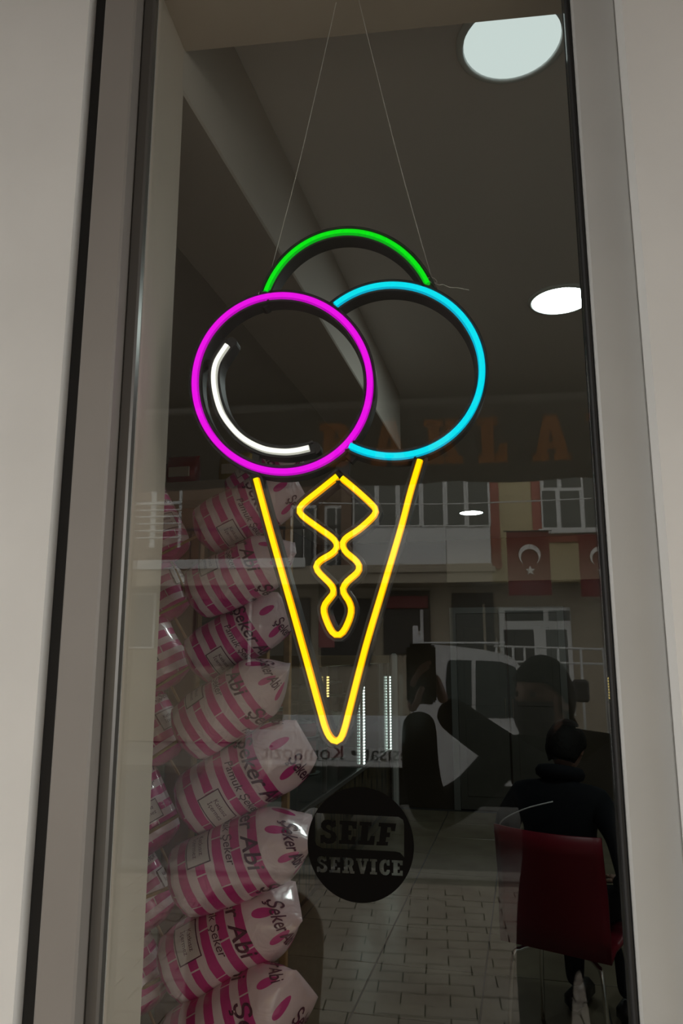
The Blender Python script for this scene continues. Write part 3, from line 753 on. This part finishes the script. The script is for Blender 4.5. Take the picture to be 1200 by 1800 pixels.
def hair_mesh(M, back=0.0):
    mb = MB(); NS, NR = 24, 12; vs = []; fs = []
    for off in (0.012, 0.0):
        for j in range(NR + 1):
            for i in range(NS):
                th = 2*PI*i/NS; y = math.sin(th); low = 0.42 if y > 0.55 else (0.42 - (0.55 - y) * 0.75 if y > -0.4 else -0.30 - back)
                ph = (math.acos(max(-1, min(1, low)))) * j / NR; z = math.cos(ph); rr = math.sin(ph)
                wob = 1 + 0.02 * math.sin(9*th + 5*ph)
                vs.append(M @ Vector((rr*math.cos(th)*(0.078+off)*wob, rr*y*(0.098+off)*wob, z*(0.118+off)*wob + 0.002)))
    H = NS*(NR+1)
    for j in range(NR):
        for i in range(NS):
            a, b, c, d = j*NS+i, j*NS+(i+1) % NS, (j+1)*NS+(i+1) % NS, (j+1)*NS+i
            fs.append((a, b, c, d)); fs.append((H+a, H+d, H+c, H+b))
    for i in range(NS): fs.append((NR*NS+i, H+NR*NS+i, H+NR*NS+(i+1) % NS, NR*NS+(i+1) % NS))
    mb.add(vs, fs); return mb
def hand(M, side, curl=0.5, mats=SKIN):
    """palm along local +X from the wrist, fingers bent towards local -Z, thumb on side*Y; one skinned surface"""
    J = [(0, 0, 0, .024, .016), (0.045, 0, 0, .034, .014), (0.085, 0, 0, .038, .012)]; Ed = [(0, 1), (1, 2)]
    parts = [(J, Ed)]
    out = MB()
    def put(j, e):
        me = skin_mesh('hand_piece', j, e, 0, 1); out.add([M @ v.co for v in me.vertices], [tuple(p.vertices) for p in me.polygons]); bpy.data.meshes.remove(me)
    put(J, Ed)
    for k, (yy, ln) in enumerate(((0.030, .070), (0.010, .078), (-0.010, .073), (-0.029, .058))):
        y = yy * side; j = []; x, z, ang = 0.078, 0.0, 0.0
        j.append((x, y, z, .0095))
        for s in range(3): ang += curl; x += ln/3*1.1*math.cos(ang); z -= ln/3*1.1*math.sin(ang); j.append((x, y, z, .0088 - .001*s))
        put(j, [(0, 1), (1, 2), (2, 3)])
    y = side
    put([(0.02, 0.02*y, -0.004, .012), (0.045, 0.048*y, -0.014, .0105), (0.07, 0.056*y, -0.026*(.4+curl), .0095), (0.088, 0.052*y, -0.04*(.4+curl), .008)], [(0, 1), (1, 2), (2, 3)])
    return out

# seated person, from behind
pt = empty('person', (CH_P.x, CH_P.y, 0), (0, 0, CH_R)); tag(pt, 'seated person in a black jacket with white piping on the red chair, seen from behind', 'person')
J = [(0, -0.04, 0.55, .155, .12), (0, -0.05, 0.70, .15, .11), (0, -0.05, 0.88, .165, .11), (0, -0.03, 1.01, .15, .09), (0, -0.01, 1.09, .06, .06), (0, 0.02, 1.16, .052, .052),
     (-0.17, -0.03, 1.02, .07), (-0.25, -0.03, 0.90, .062), (-0.27, 0.0, 0.74, .054), (-0.24, 0.10, 0.66, .045), (-0.16, 0.24, 0.64, .035),
     (0.17, -0.03, 1.02, .07), (0.25, -0.03, 0.90, .062), (0.27, 0.0, 0.74, .054), (0.24, 0.10, 0.66, .045), (0.16, 0.24, 0.64, .035),
     (-0.10, 0.10, 0.56, .085), (-0.12, 0.30, 0.54, .078), (-0.12, 0.40, 0.50, .062), (-0.12, 0.41, 0.28, .055), (-0.12, 0.40, 0.09, .042),
     (0.10, 0.10, 0.56, .085), (0.12, 0.30, 0.54, .078), (0.12, 0.40, 0.50, .062), (0.12, 0.41, 0.28, .055), (0.12, 0.40, 0.09, .042)]
Ed = [(0,1),(1,2),(2,3),(3,4),(4,5),(3,6),(6,7),(7,8),(8,9),(9,10),(3,11),(11,12),(12,13),(13,14),(14,15),(0,16),(16,17),(17,18),(18,19),(19,20),(0,21),(21,22),(22,23),(23,24),(24,25)]
me = skin_mesh('body', J, Ed); me.materials.append(JACKET); me.materials.append(TROUSER); me.materials.append(SKIN)
for p in me.polygons:
    c = p.center
    if c.z < 0.60 and c.y > 0.06: p.material_index = 1
    if c.z < 0.50: p.material_index = 1
    if c.z > 1.19 and abs(c.x) < 0.1: p.material_index = 2
body = link('body', me, pt)
HM = Matrix.Translation((0.0, 0.10, 1.225)) @ Matrix.Rotation(math.radians(-25), 4, 'X')
m = MB(); head_mesh(m, HM); m.build('head', SKIN, pt, True)
hair_mesh(HM, 0.35).build('hair', HAIR, pt, True)
for s in (-1, 1):
    hand(Matrix.Translation((s*0.16, 0.25, 0.64)) @ Matrix.Rotation(PI/2 + s*0.5, 4, 'Z'), s, 0.25).build('hand', SKIN, pt, True)
    m = MB(); m.bbox((s*0.12 - 0.045, 0.34, 0.0), (s*0.12 + 0.045, 0.58, 0.09), 0.03); m.build('shoe', SHOE, pt, True)
m = MB(); m.tube(smooth_path([(-0.285, -0.10, 0.86), (-0.25, -0.14, 0.875), (-0.21, -0.165, 0.93), (-0.10, -0.18, 0.99), (0.02, -0.165, 1.03)], 6), 0.003, 6); m.build('piping', PIPE, pt, True)
m = MB(); m.tube(smooth_path([(0.08*math.cos(2*PI*k/12), 0.0 + 0.075*math.sin(2*PI*k/12), 1.125 - 0.02*math.sin(2*PI*k/12)) for k in range(12)], 3, True), 0.030, 8, closed=True); m.build('collar', JACKET, pt, True)

# ================================================================== STREET SIDE (seen mirrored in the pane)
PAV = -0.0
m = MB(); m.box((-9, -5.05, -0.2), (12, -0.05, -0.03)); pav = m.build('sidewalk', mat('paver_joint', (0.10, 0.09, 0.075), 0.9)); struct(pav, 'paved sidewalk in front of the shop window')
m = MB(); r = 0
y = -0.06
while y > -4.85:
    x = -2.6 + (0.12 if r % 2 else 0.0)
    while x < 3.4:
        h = random.uniform(-0.002, 0.002); m.box((x + 0.004, y - 0.116, -0.03), (x + 0.236, y - 0.004, h)); x += 0.24
    y -= 0.12; r += 1
pv = m.build('paving_stones', mat('paver', (0.30, 0.27, 0.23), 0.85, col2=(0.22, 0.18, 0.15), scale=2.2), pav); pv['kind'] = 'stuff'
m = MB(); m.bbox((-9, -5.25, -0.25), (12, -5.051, 0.0), 0.015); struct(m.build('trim_2', mat('kerb_stone', (0.24, 0.23, 0.21), 0.9, vary=0.2)), 'grey kerb along the sidewalk')
m = MB(); m.box((-14, -10.6, -0.3), (16, -5.25, -0.15)); struct(m.build('road', mat('asphalt', (0.16, 0.16, 0.155), 0.9, vary=0.25, scale=6, bump=0.2)), 'grey asphalt street between the shop and the houses')
m = MB(); m.bbox((-14, -14.2, -0.3), (16, -10.6, -0.02), 0.02); struct(m.build('far_sidewalk', mat('far_paving', (0.36, 0.34, 0.30), 0.9, vary=0.2)), 'far sidewalk along the opposite house')

# awning with its lettered valance
FAB = mat('awning_fabric', (0.19, 0.165, 0.15), 0.85, vary=0.12, scale=3)
YA = 2.1
vb, vt = mir(760, 846, YA).z, mir(760, 716, YA).z
aw = empty('awning', (0, -0.05, 3.3)); tag(aw, 'dark fabric awning over the shop window with orange BAKLAVA letters on its valance', 'awning')
T = Matrix.Translation((0, 0.05, -3.3))
m = MB(); x0, x1 = -2.4, 2.6
n = 8; vs = []; fs = []
for i in range(n + 1):
    for w in (0, 0.004):
        t = i / n
        for x in (x0, x1): vs.append(T @ Vector((x, -0.06 - (YA - 0.06) * t, 3.28 - (3.28 - vt - 0.03) * t - 0.03*math.sin(t*PI) + w)))
for i in range(n):
    a = i*4; fs += [(a, a+1, a+5, a+4), (a+2, a+6, a+7, a+3), (a, a+4, a+6, a+2), (a+1, a+3, a+7, a+5)]
fs += [(0, 2, 3, 1), (n*4, n*4+1, n*4+3, n*4+2)]
m.add(vs, fs); m.build('canopy', FAB, aw, True)
m = MB(); m.tube([T @ Vector((x0, -YA, vt + 0.035)), T @ Vector((x1, -YA, vt + 0.035))], 0.028, 12); m.build('front_bar', ALU, aw, True)
m = MB(); m.tube([T @ Vector((x0, -0.085, 3.26)), T @ Vector((x1, -0.085, 3.26))], 0.034, 12); m.build('roller', ALU, aw, True)
m = MB(); N2 = 60; vs = []; fs = []
for i in range(N2 + 1):
    x = x0 + (x1 - x0) * i / N2; sc = 0.012 * abs(math.sin(i * PI / 6)); dy = 0.006*math.sin(i*0.9)
    for (yy, zz) in ((-YA + dy*0.2, vt + 0.01), (-YA + 0.004 + dy*0.2, vt + 0.01), (-YA + 0.004 + dy, vb - sc), (-YA + dy, vb - sc)): vs.append(T @ Vector((x, yy, zz)))
for i in range(N2):
    a = i*4
    for k in range(4): fs.append((a+k, a+(k+1) % 4, a+4+(k+1) % 4, a+4+k))
fs += [(0, 1, 2, 3), (N2*4+3, N2*4+2, N2*4+1, N2*4)]
m.add(vs, fs); m.build('valance', FAB, aw)
# letters sewn through the valance, legible from the street
hh = mir(760, 738, YA).z - mir(760, 816, YA).z; zb = mir(760, 816, YA).z
pitch = (mir(935, 780, YA).x - mir(745, 780, YA).x) / 2; xK = mir(745, 780, YA).x
ORANGE = mat('orange_fabric', (0.85, 0.30, 0.06), 0.8)
for i, chh in enumerate('BAKLAVA'):
    loops, w = SLAB[chh](); sc = hh
    m = MB(); L = [[(xK + (i - 2) * pitch + u * sc, zb + v * sc) for u, v in lp] for lp in loops]
    plate_letter(m, L, lambda u, v, yy: T @ Vector((u, yy, v)), -YA - 0.012, -YA + 0.014); m.build('letter', ORANGE, aw)
for xx in (-2.0, 2.2):
    m = MB(); m.tube([T @ Vector((xx, -0.09, 3.2)), T @ Vector((xx + (0.35 if xx < 0 else -0.35), -1.1, 3.0)), T @ Vector((xx, -YA + 0.02, vt + 0.03))], 0.02, 8); m.build('folding_arm', ALU, aw, True)

# light truck parked at the kerb
YT = 6.0
tr = empty('pickup_truck', (mir(830, 1200, YT).x, -YT, -0.15)); tag(tr, 'white light truck with a flatbed parked across the sidewalk', 'truck')
TT = tr.location.copy()
TW = mat('truck_white', (0.62, 0.63, 0.64), 0.25, coat=0.5); TG = mat('truck_glass', (0.04, 0.05, 0.05), 0.08); TIRE = mat('tyre', (0.02, 0.02, 0.02), 0.8)
def tp(px, py): p = mir(px, py, YT); return (p.x - TT.x, p.z - TT.z)
cabp = [tp(*q) for q in ((724, 1382), (722, 1150), (728, 1136), (745, 1131), (800, 1136), (850, 1142), (893, 1152), (905, 1160), (934, 1195), (968, 1236), (1000, 1252), (1012, 1290), (1014, 1372), (985, 1382))]
m = MB(); m.prism(cabp, -1.65, 0.0, lambda u, v, w: (u, w, v)); m.build('cab', TW, tr)
def pane(pts, nm):
    m = MB(); m.prism([tp(*q) for q in pts], -0.004, 0.006, lambda u, v, w: (u, w, v)); return m.build(nm, TG, tr)
pane(((786, 1166), (790, 1160), (828, 1161), (829, 1262), (789, 1262), (783, 1200)), 'quarter_window')
pane(((836, 1161), (880, 1163), (903, 1172), (926, 1200), (934, 1222), (930, 1262), (836, 1262)), 'door_window')
m = MB(); m.bbox((tp(744, 1130)[0], -1.55, tp(800, 1131)[1]), (tp(890, 1145)[0], -0.1, tp(800, 1128)[1]), 0.01); m.build('roof_panel', TW, tr)
b0, b1 = tp(430, 1345), tp(716, 1300)
m = MB(); m.bbox((b0[0], -1.75, b0[1]), (b1[0], 0.02, b0[1] + 0.05), 0.01); bed = m.build('flatbed', TW, tr)
for (ya, yb) in ((-1.75, -1.72), (-0.01, 0.02)):
    m = MB(); m.bbox((b0[0], ya, b0[1] + 0.052), (b1[0], yb, b1[1] + 0.07), 0.006); m.build('side_board', TW, tr)
m = MB(); hz = tp(708, 1100)[1]
for ww in (-1.6, -0.02): m.bbox((tp(705, 0)[0], ww - 0.03, b0[1] + 0.05), (tp(713, 0)[0], ww + 0.03, hz), 0.008)
for k in (0.45, 0.75, 0.97): m.bbox((tp(706, 0)[0], -1.6, b0[1] + (hz - b0[1])*k - 0.02), (tp(712, 0)[0], -0.05, b0[1] + (hz - b0[1])*k + 0.02), 0.006)
m.build('headboard', TW, tr)
m = MB(); m.bbox((b0[0] + 0.1, -1.3, 0.42), (tp(985, 0)[0], -0.3, tp(800, 1384)[1] + 0.02), 0.02); m.build('chassis', RUBBER, tr)
vs, fs = text_tris('Tesisat • Kompozit', 0.19); xm = (tp(530, 0)[0] + tp(672, 0)[0]) / 2; zm = tp(600, 1330)[1] + 0.03
m = MB(); m.add([(xm - x, 0.0215, zm + y) for x, y in vs], fs); m.build('lettering', mat('dark_print', (0.05, 0.045, 0.04), 0.5), tr, fix=False)
for wx in (tp(960, 0)[0], tp(560, 0)[0]):
    for ww in (-0.12, -1.5):
        M = Matrix.Translation((wx, ww, 0.33)) @ Matrix.Rotation(PI/2, 4, 'X')
        m = MB(); m.lathe([(0.16, -0.09), (0.30, -0.10), (0.325, -0.07), (0.325, 0.07), (0.30, 0.10), (0.16, 0.09)], M, 28); wl_ = m.build('wheel', TIRE, tr, True)
        m = MB(); m.lathe([(0.04, -0.095), (0.16, -0.085), (0.16, 0.085), (0.04, 0.095)], M, 20); m.build('hub', mat('hub_grey', (0.4, 0.4, 0.4), 0.4, metal=0.5), wl_, True)
m = MB(); m.bbox((tp(935, 0)[0], 0.03, tp(0, 1225)[1]), (tp(955, 0)[0], 0.20, tp(0, 1190)[1]), 0.02); m.build('side_mirror', RUBBER, tr)

# house across the street
YH = 13.0
PXM = (YH + 1) / FPX
YEL = mat('yellow_render', (0.66, 0.56, 0.33), 0.85, vary=0.08, scale=2); REDR = mat('red_render', (0.50, 0.17, 0.13), 0.85, vary=0.1, scale=2)
PVC = mat('white_pvc', (0.70, 0.71, 0.70), 0.4); BEIGE = mat('beige_render', (0.40, 0.35, 0.27), 0.85, vary=0.1); DGL = mat('dark_glass', (0.10, 0.11, 0.10), 0.15); BRN = mat('brown_render', (0.20, 0.13, 0.09), 0.8, vary=0.1)
DARKSH = mat('shop_dark', (0.04, 0.035, 0.03), 0.5); DRED = mat('dark_red_sign', (0.20, 0.03, 0.035), 0.5)
hs = empty('apartment_house', (0, -YH, -0.02)); tag(hs, 'yellow apartment house with white glazed balconies across the street', 'building')
H0 = Vector((0, -YH, -0.02))
def hp(px, py): p = mir(px, py, YH); return p.x, p.z
def hbox(name, m_, px0, py0, px1, py1, d0, d1, parent=hs, b=0.01):
    """rectangle seen between two pixel corners; d0..d1: metres towards the street from the house face"""
    xa, za = hp(px0, (py0+py1)/2)[0], hp((px0+px1)/2, py1)[1]; xb, zb_ = hp(px1, (py0+py1)/2)[0], hp((px0+px1)/2, py0)[1]
    q = MB(); q.bbox((min(xa, xb), d0, min(za, zb_) + 0.02), (max(xa, xb), d1, max(za, zb_) + 0.02), b); return q.build(name, m_, parent)
def wall_run(name, m_, x0, x1, z0, z1, d0, d1):
    q = MB(); q.box((x0, d0, z0 + 0.02), (x1, d1, z1 + 0.02)); return q.build(name, m_, hs)
zs = hp(760, 1020)[1]
wall_run('wall', BEIGE, -9, 10, 0, zs, -3, -0.35)
wall_run('wall', YEL, hp(858, 900)[0], 10, zs - 0.05, 9, -3, 0.0)
wall_run('wall', BRN, -9, hp(620, 900)[0], zs, 9, -3, -1.2)
wall_run('wall', PVC, hp(620, 900)[0], hp(858, 900)[0], zs, 9, -3, 0.30)
hbox('floor_slab', BEIGE, -150, 1003, 862, 1034, -1.2, 0.55)
hbox('red_strip', REDR, 858, 700, 875, 1000, 0.001, 0.03); hbox('red_strip', REDR, 931, 700, 948, 952, 0.001, 0.03); hbox('red_band', REDR, 938, 940, 1060, 953, 0.031, 0.05)
# glazed balcony
mull = [622, 664, 700, 740, 781, 817, 858]
for rowy in ((845, 931), (640, 790)):
    for i in range(len(mull) - 1):
        w = hbox('balcony_window', PVC, mull[i], rowy[0] - 40 if rowy[0] > 800 else rowy[0], mull[i+1], rowy[1], 0.302, 0.34)
        hbox('pane', DGL, mull[i] + 4, rowy[0] - 36 if rowy[0] > 800 else rowy[0] + 4, mull[i+1] - 4, rowy[1] - 3, 0.341, 0.346, w, 0.002)
for (a_, b_) in ((622, 783), (784, 860)): hbox('balcony_panel', PVC, a_, 934, b_, 1002, 0.302, 0.33)
hbox('balcony_rail', BEIGE, 618, 1003, 866, 1012, 0.3, 0.6)
for i, dx in enumerate((0, 160)):
    w = hbox('window', PVC, 948 + dx, 780, 1060 + dx, 935, 0.031, 0.07)
    for (xa, ya, xb, yb) in ((953, 864, 976, 928), (984, 864, 1018, 928), (953, 800, 976, 858), (984, 800, 1018, 858), (1024, 800, 1056, 928)):
        hbox('pane', DGL, xa + dx, ya, xb + dx, yb, 0.071, 0.076, w, 0.002)
    hbox('window_sill', PVC, 944 + dx, 931, 1064 + dx, 939, 0.031, 0.16)
# recessed balcony with railing to the left
for (xa, xb) in ((555, 600), (490, 540)):
    w = hbox('window', PVC, xa, 868, xb, 1000, -1.2, -1.14); hbox('pane', DGL, xa + 5, 874, (xa+xb)//2 - 2, 992, -1.139, -1.13, w, 0.002); hbox('pane', DGL, (xa+xb)//2 + 2, 874, xb - 5, 992, -1.139, -1.13, w, 0.002)
hbox('railing_bar', mat('dark_steel', (0.03, 0.03, 0.03), 0.5), 340, 932, 620, 937, 0.40, 0.43)
for k in range(18): hbox('railing_post', MATS['dark_steel'], 345 + k*16, 937, 347 + k*16, 1003, 0.405, 0.425)
hbox('balcony_divider', BRN, 604, 700, 621, 1003, -1.2, 0.45)
# white steel balcony front further along
RAILW = mat('white_steel', (0.62, 0.63, 0.62), 0.4)
for yy in (862, 890, 903, 914, 926, 938, 950): hbox('railing_bar', RAILW, 225, yy, 332, yy + (5 if yy == 890 else 2.5), 0.42, 0.45)
for xx, ww in ((228, 8), (278, 9), (326, 5)): hbox('railing_post', RAILW, xx, 860, xx + ww, 968, 0.40, 0.419)
hbox('balcony_panel', RAILW, 150, 990, 545, 1006, 0.56, 0.60)
for (xa, xb) in ((215, 262), (120, 190)): 
    w = hbox('window', PVC, xa, 1040, xb, 1140, -0.349, -0.30); hbox('pane', DGL, xa + 4, 1044, xb - 4, 1136, -0.299, -0.29, w, 0.002)
# ground floor
w = hbox('shop_window', DARKSH, 672, 1036, 756, 1150, -0.349, -0.28); hbox('sign_board', DRED, 676, 1046, 752, 1068, -0.279, -0.2, w); hbox('mullion', PVC, 738, 1070, 744, 1150, -0.279, -0.24, w)
w = hbox('shop_window', DARKSH, 797, 1040, 872, 1230, -0.349, -0.28); hbox('mullion', BEIGE, 852, 1060, 857, 1230, -0.279, -0.24, w)
w = hbox('entrance', PVC, 882, 1066, 1012, 1260, -0.349, -0.26)
for r_ in ((890, 1072, 958, 1090), (890, 1106, 944, 1240), (968, 1072, 1006, 1090), (966, 1106, 1004, 1240)): hbox('pane', DARKSH if r_[0] < 950 else DGL, *r_, -0.259, -0.25, w, 0.002)
w = hbox('shop_window', DARKSH, 560, 1050, 650, 1170, -0.349, -0.28); hbox('poster', mat('pink_poster', (0.35, 0.12, 0.12), 0.6), 556, 1080, 585, 1138, -0.279, -0.27, w, 0.002)
w = hbox('shop_window', DARKSH, 330, 1050, 540, 1170, -0.349, -0.28); hbox('mullion', PVC, 430, 1050, 436, 1170, -0.279, -0.24, w)

# flags hung on the house
def flag(px0, px1, py0, py1, label, dd=0.5):
    a = hp(px0, py0); b = hp(px1, py1); w = abs(b[0]-a[0]); h = a[1]-b[1]
    t = empty('flag', (a[0], -YH + dd, b[1])); tag(t, label, 'flag', 'flags hanging on the house front')
    m = MB(); n = 12; vs = []; fs = []
    for i in range(n + 1):
        for j in range(n + 1):
            for k in (0, 0.006): vs.append((w*i/n, 0.05*math.sin(i/n*7)*(1 - 0.7*j/n) + k, h*j/n))
    K = (n+1)*2
    for i in range(n):
        for j in range(n):
            q = i*K + j*2; fs.append((q, q+K, q+K+2, q+2)); fs.append((q+1, q+3, q+K+3, q+K+1))
    m.add(vs, fs); m.build('cloth', mat('flag_red', (0.17, 0.02, 0.02), 0.7), t, True, fix=False)
    cxm, czm, R1 = w*0.52, h*0.62, w*0.26
    out = [(cxm + R1*math.cos(q), czm + R1*math.sin(q)) for q in [math.radians(-55 + (290*i/40)) for i in range(41)]]
    inn = [(cxm + R1*0.80*math.cos(q), czm - R1*0.24 + R1*0.80*math.sin(q)) for q in [math.radians(218 - (256*i/40)) for i in range(41)]]
    m = MB(); m.prism(out + inn, 0.058, 0.066, lambda u, v, y_: (u, y_, v)); m.build('crescent', mat('flag_white', (0.7, 0.68, 0.66), 0.7), t)
    st_ = [(cxm + (R1*0.48 if i % 2 == 0 else R1*0.19)*math.cos(PI/2 + i*PI/5), czm - R1*1.45 + (R1*0.48 if i % 2 == 0 else R1*0.19)*math.sin(PI/2 + i*PI/5)) for i in range(10)]
    m = MB(); m.prism(st_, 0.058, 0.066, lambda u, v, y_: (u, y_, v)); m.build('star', MATS['flag_white'], t)
    m = MB(); m.tube([(-0.05, 0.02, h), (w + 0.05, 0.02, h)], 0.012, 6); m.build('rod', MATS['dark_steel'], t)
flag(885, 962, 942, 1050, 'red flag with white crescent and star under the window of the yellow house')
flag(1006, 1080, 945, 1052, 'second red flag further along the yellow house')

# white street railing in front of the entrance
rl = empty('street_railing', (0, -10.4, -0.02)); tag(rl, 'white tubular railing before the house entrance', 'railing')
def sp_(px, py): p = mir(px, py, 10.4); return Vector((p.x, 0, p.z + 0.02))
for y0, y1 in ((1136, 1142), (1162, 1168)):
    m = MB(); m.tube([sp_(868, y0), sp_(1080, y1)], 0.016, 8); m.build('rail', RAILW, rl, True)
for xx in (872, 901, 921, 941, 980, 1020, 1060):
    t_ = sp_(xx, 1138); m = MB(); m.tube([(t_.x, 0, 0.0), t_], 0.018, 8); m.build('post', RAILW, rl, True)

# overhead cables
for i, (pts, lab) in enumerate((([(120, 816), (225, 814), (300, 812), (345, 816), (400, 820), (520, 822)], 'pale overhead cable left of the cone, across the street'), ([(560, 884), (760, 886), (900, 882), (1040, 876)], 'thin overhead cable before the glazed balcony'))):
    m = MB(); m.tube(smooth_path([mir(x, y, 11.5) for x, y in pts], 6), 0.012, 6); tag(m.build('overhead_cable', RAILW), lab, 'cable')

# chair on the sidewalk
wc = empty('rattan_chair', (-0.62, -1.42, 0.0), (0, 0, 0)); tag(wc, 'brown woven-pattern plastic chair on the sidewalk', 'chair')
RAT = mat('rattan_plastic', (0.19, 0.075, 0.04), 0.45)
def rat_mat():
    m = bpy.data.materials.new('rattan_weave'); m.use_nodes = True; nt = m.node_tree; b = nt.nodes['Principled BSDF']; b.inputs['Roughness'].default_value = 0.45
    tc = nt.nodes.new('ShaderNodeTexCoord'); mp = nt.nodes.new('ShaderNodeMapping'); mp.inputs['Scale'].default_value = (40, 1, 40)
    vo = nt.nodes.new('ShaderNodeTexVoronoi'); vo.inputs['Randomness'].default_value = 0.0; vo.inputs['Scale'].default_value = 1.0; vo.voronoi_dimensions = '3D'
    nt.links.new(tc.outputs['Object'], mp.inputs[0]); nt.links.new(mp.outputs[0], vo.inputs['Vector'])
    lt = nt.nodes.new('ShaderNodeMath'); lt.operation = 'LESS_THAN'; lt.inputs[1].default_value = 0.28; nt.links.new(vo.outputs['Distance'], lt.inputs[0])
    mx = ramp_mix(nt, lt.outputs[0], (0.20, 0.08, 0.045), (0.42, 0.22, 0.13)); nt.links.new(mx.outputs[2], b.inputs['Base Color']); return m
RATW = rat_mat()
m = MB(); prof = [(-0.21, 0.46), (-0.22, 0.70), (-0.20, 0.79), (-0.13, 0.845), (0, 0.86), (0.13, 0.845), (0.20, 0.79), (0.22, 0.70), (0.21, 0.46)]
m.prism(prof, -0.20, -0.185, lambda u, v, w: (u, w - (v - 0.46)*0.18, v)); m.build('backrest', RATW, wc)
m = MB(); m.tube(smooth_path([(u, -0.19 - (v - 0.46)*0.18, v) for u, v in prof], 6), 0.014, 8); m.build('back_frame', RAT, wc, True)
m = MB(); m.bbox((-0.22, -0.19, 0.435), (0.22, 0.22, 0.46), 0.012); m.build('seat', RATW, wc)
for sx in (-1, 1):
    for sy in (-1, 1):
        m = MB(); m.tube([(sx*0.19, sy*0.18, 0.44), (sx*0.22, sy*0.22, 0.0)], [0.022, 0.016], 8); m.build('leg', RAT, wc, True)

# ================================================================== PHOTOGRAPHER ON THE SIDEWALK
PH = Vector((0.40, -1.47, 0.0))
ph = empty('person', tuple(PH)); tag(ph, 'standing person in dark clothes mirrored in the pane, holding up a phone', 'person')
def L(x, y, z, *r): return (x - PH.x, y - PH.y, z, *r)
J = [L(.40,-1.50,.92,.15,.11), L(.40,-1.50,1.08,.14,.10), L(.39,-1.50,1.24,.16,.105), L(.38,-1.49,1.35,.15,.085), L(.37,-1.48,1.41,.056), L(.36,-1.465,1.46,.05),
     L(.22,-1.48,1.34,.068), L(.10,-1.38,1.24,.056), L(-.02,-1.22,1.20,.060), L(-.045,-1.14,1.33,.056), L(-.045,-1.085,1.50,.050),
     L(.56,-1.48,1.34,.068), L(.44,-1.30,1.29,.056), L(.29,-1.17,1.32,.060), L(.14,-1.12,1.42,.054), L(.010,-1.085,1.515,.048),
     L(.31,-1.50,.80,.10), L(.30,-1.48,.50,.075), L(.30,-1.51,.28,.058), L(.30,-1.53,.09,.045),
     L(.50,-1.50,.80,.10), L(.51,-1.48,.50,.075), L(.51,-1.51,.28,.058), L(.51,-1.53,.09,.045)]
Ed = [(0,1),(1,2),(2,3),(3,4),(4,5),(3,6),(6,7),(7,8),(8,9),(9,10),(3,11),(11,12),(12,13),(13,14),(14,15),(0,16),(16,17),(17,18),(18,19),(0,20),(20,21),(21,22),(22,23)]
me = skin_mesh('body', J, Ed); me.materials.append(JACKET); me.materials.append(TROUSER); me.materials.append(SKIN)
for p in me.polygons:
    c = p.center
    if c.z < 0.88: p.material_index = 1
    if c.z > 1.43 and c.y < 0.1: p.material_index = 2
link('body', me, ph)
HM = Matrix.Translation((0.335 - PH.x, -1.43 - PH.y, 1.515)) @ Matrix.Rotation(math.radians(48), 4, 'Z')
m = MB(); head_mesh(m, HM); m.build('head', SKIN, ph, True)
hair_mesh(HM, 0.2).build('hair', HAIR, ph, True)
m = MB()
for s in (-1, 1): m.lathe([(0.001, -0.009), (0.008, -0.006), (0.0105, 0), (0.008, 0.006), (0.001, 0.009)], HM @ Matrix.Translation((s*0.03, 0.084, 0.015)), 12)
m.build('eyes', mat('eye_dark', (0.03, 0.02, 0.015), 0.2), ph, True)
m = MB(); vs = []; fs = []; n = 12
for j in range(7):
    for i in range(n + 1):
        th = PI/2 + (-1 + 2*i/n) * 1.15; z = -0.005 - 0.10 * j/6; k = 1.0 if j < 4 else 1 - 0.07*(j-3)
        vs.append(HM @ Vector((0.081*k*math.cos(th), 0.104*k*math.sin(th) + 0.014*math.exp(-((i - n/2)/2.0)**2), z)))
for j in range(6):
    for i in range(n): a = j*(n+1)+i; fs.append((a, a+1, a+n+2, a+n+1))
m.add(vs, fs); mk = m.build('face_mask', mat('mask_cloth', (0.05, 0.035, 0.04), 0.8), ph, True, fix=False); sm_ = mk.modifiers.new('thickness', 'SOLIDIFY'); sm_.thickness = 0.003
hand(Matrix.Translation((-0.06 - PH.x, -1.06 - PH.y, 1.50)) @ Matrix.Rotation(-PI/2, 4, 'Y') @ Matrix.Rotation(0.3, 4, 'Z'), 1, 0.35).build('hand', SKIN, ph, True)
hand(Matrix.Translation((0.025 - PH.x, -1.06 - PH.y, 1.52)) @ Matrix.Rotation(-PI*0.60, 4, 'Y') @ Matrix.Rotation(PI, 4, 'X'), 1, 0.35).build('hand', SKIN, ph, True)
for sx in (.30, .51):
    m = MB(); m.bbox((sx - PH.x - 0.05, -1.58 - PH.y, 0.0), (sx - PH.x + 0.05, -1.32 - PH.y, 0.09), 0.03); m.build('shoe', SHOE, ph, True)
phn = empty('mobile_phone', (-0.035, -1.016, 1.525)); tag(phn, 'dark mobile phone held up before the pane', 'phone')
m = MB(); bmx = bmesh.new(); bmesh.ops.create_cube(bmx, size=1)
for v in bmx.verts: v.co = Vector((v.co.x*0.078, v.co.y*0.008, (v.co.z + 0.0)*0.158 + 0.075))
bmesh.ops.bevel(bmx, geom=[e for e in bmx.edges if abs(e.verts[0].co.y - e.verts[1].co.y) > 0.004], offset=0.010, segments=4, affect='EDGES'); m.bm(bmx); bmx.free()
m.build('phone_body', mat('phone_case', (0.02, 0.017, 0.013), 0.4), phn)
m = MB(); m.prism([(-0.036, -0.0), (0.036, -0.0), (0.036, 0.150), (-0.036, 0.150)], -0.0045, -0.0041, lambda u, v, w: (u, w, v)); m.build('screen', emis_mat('phone_screen', (0.3, 0.3, 0.3), 0.3), phn)
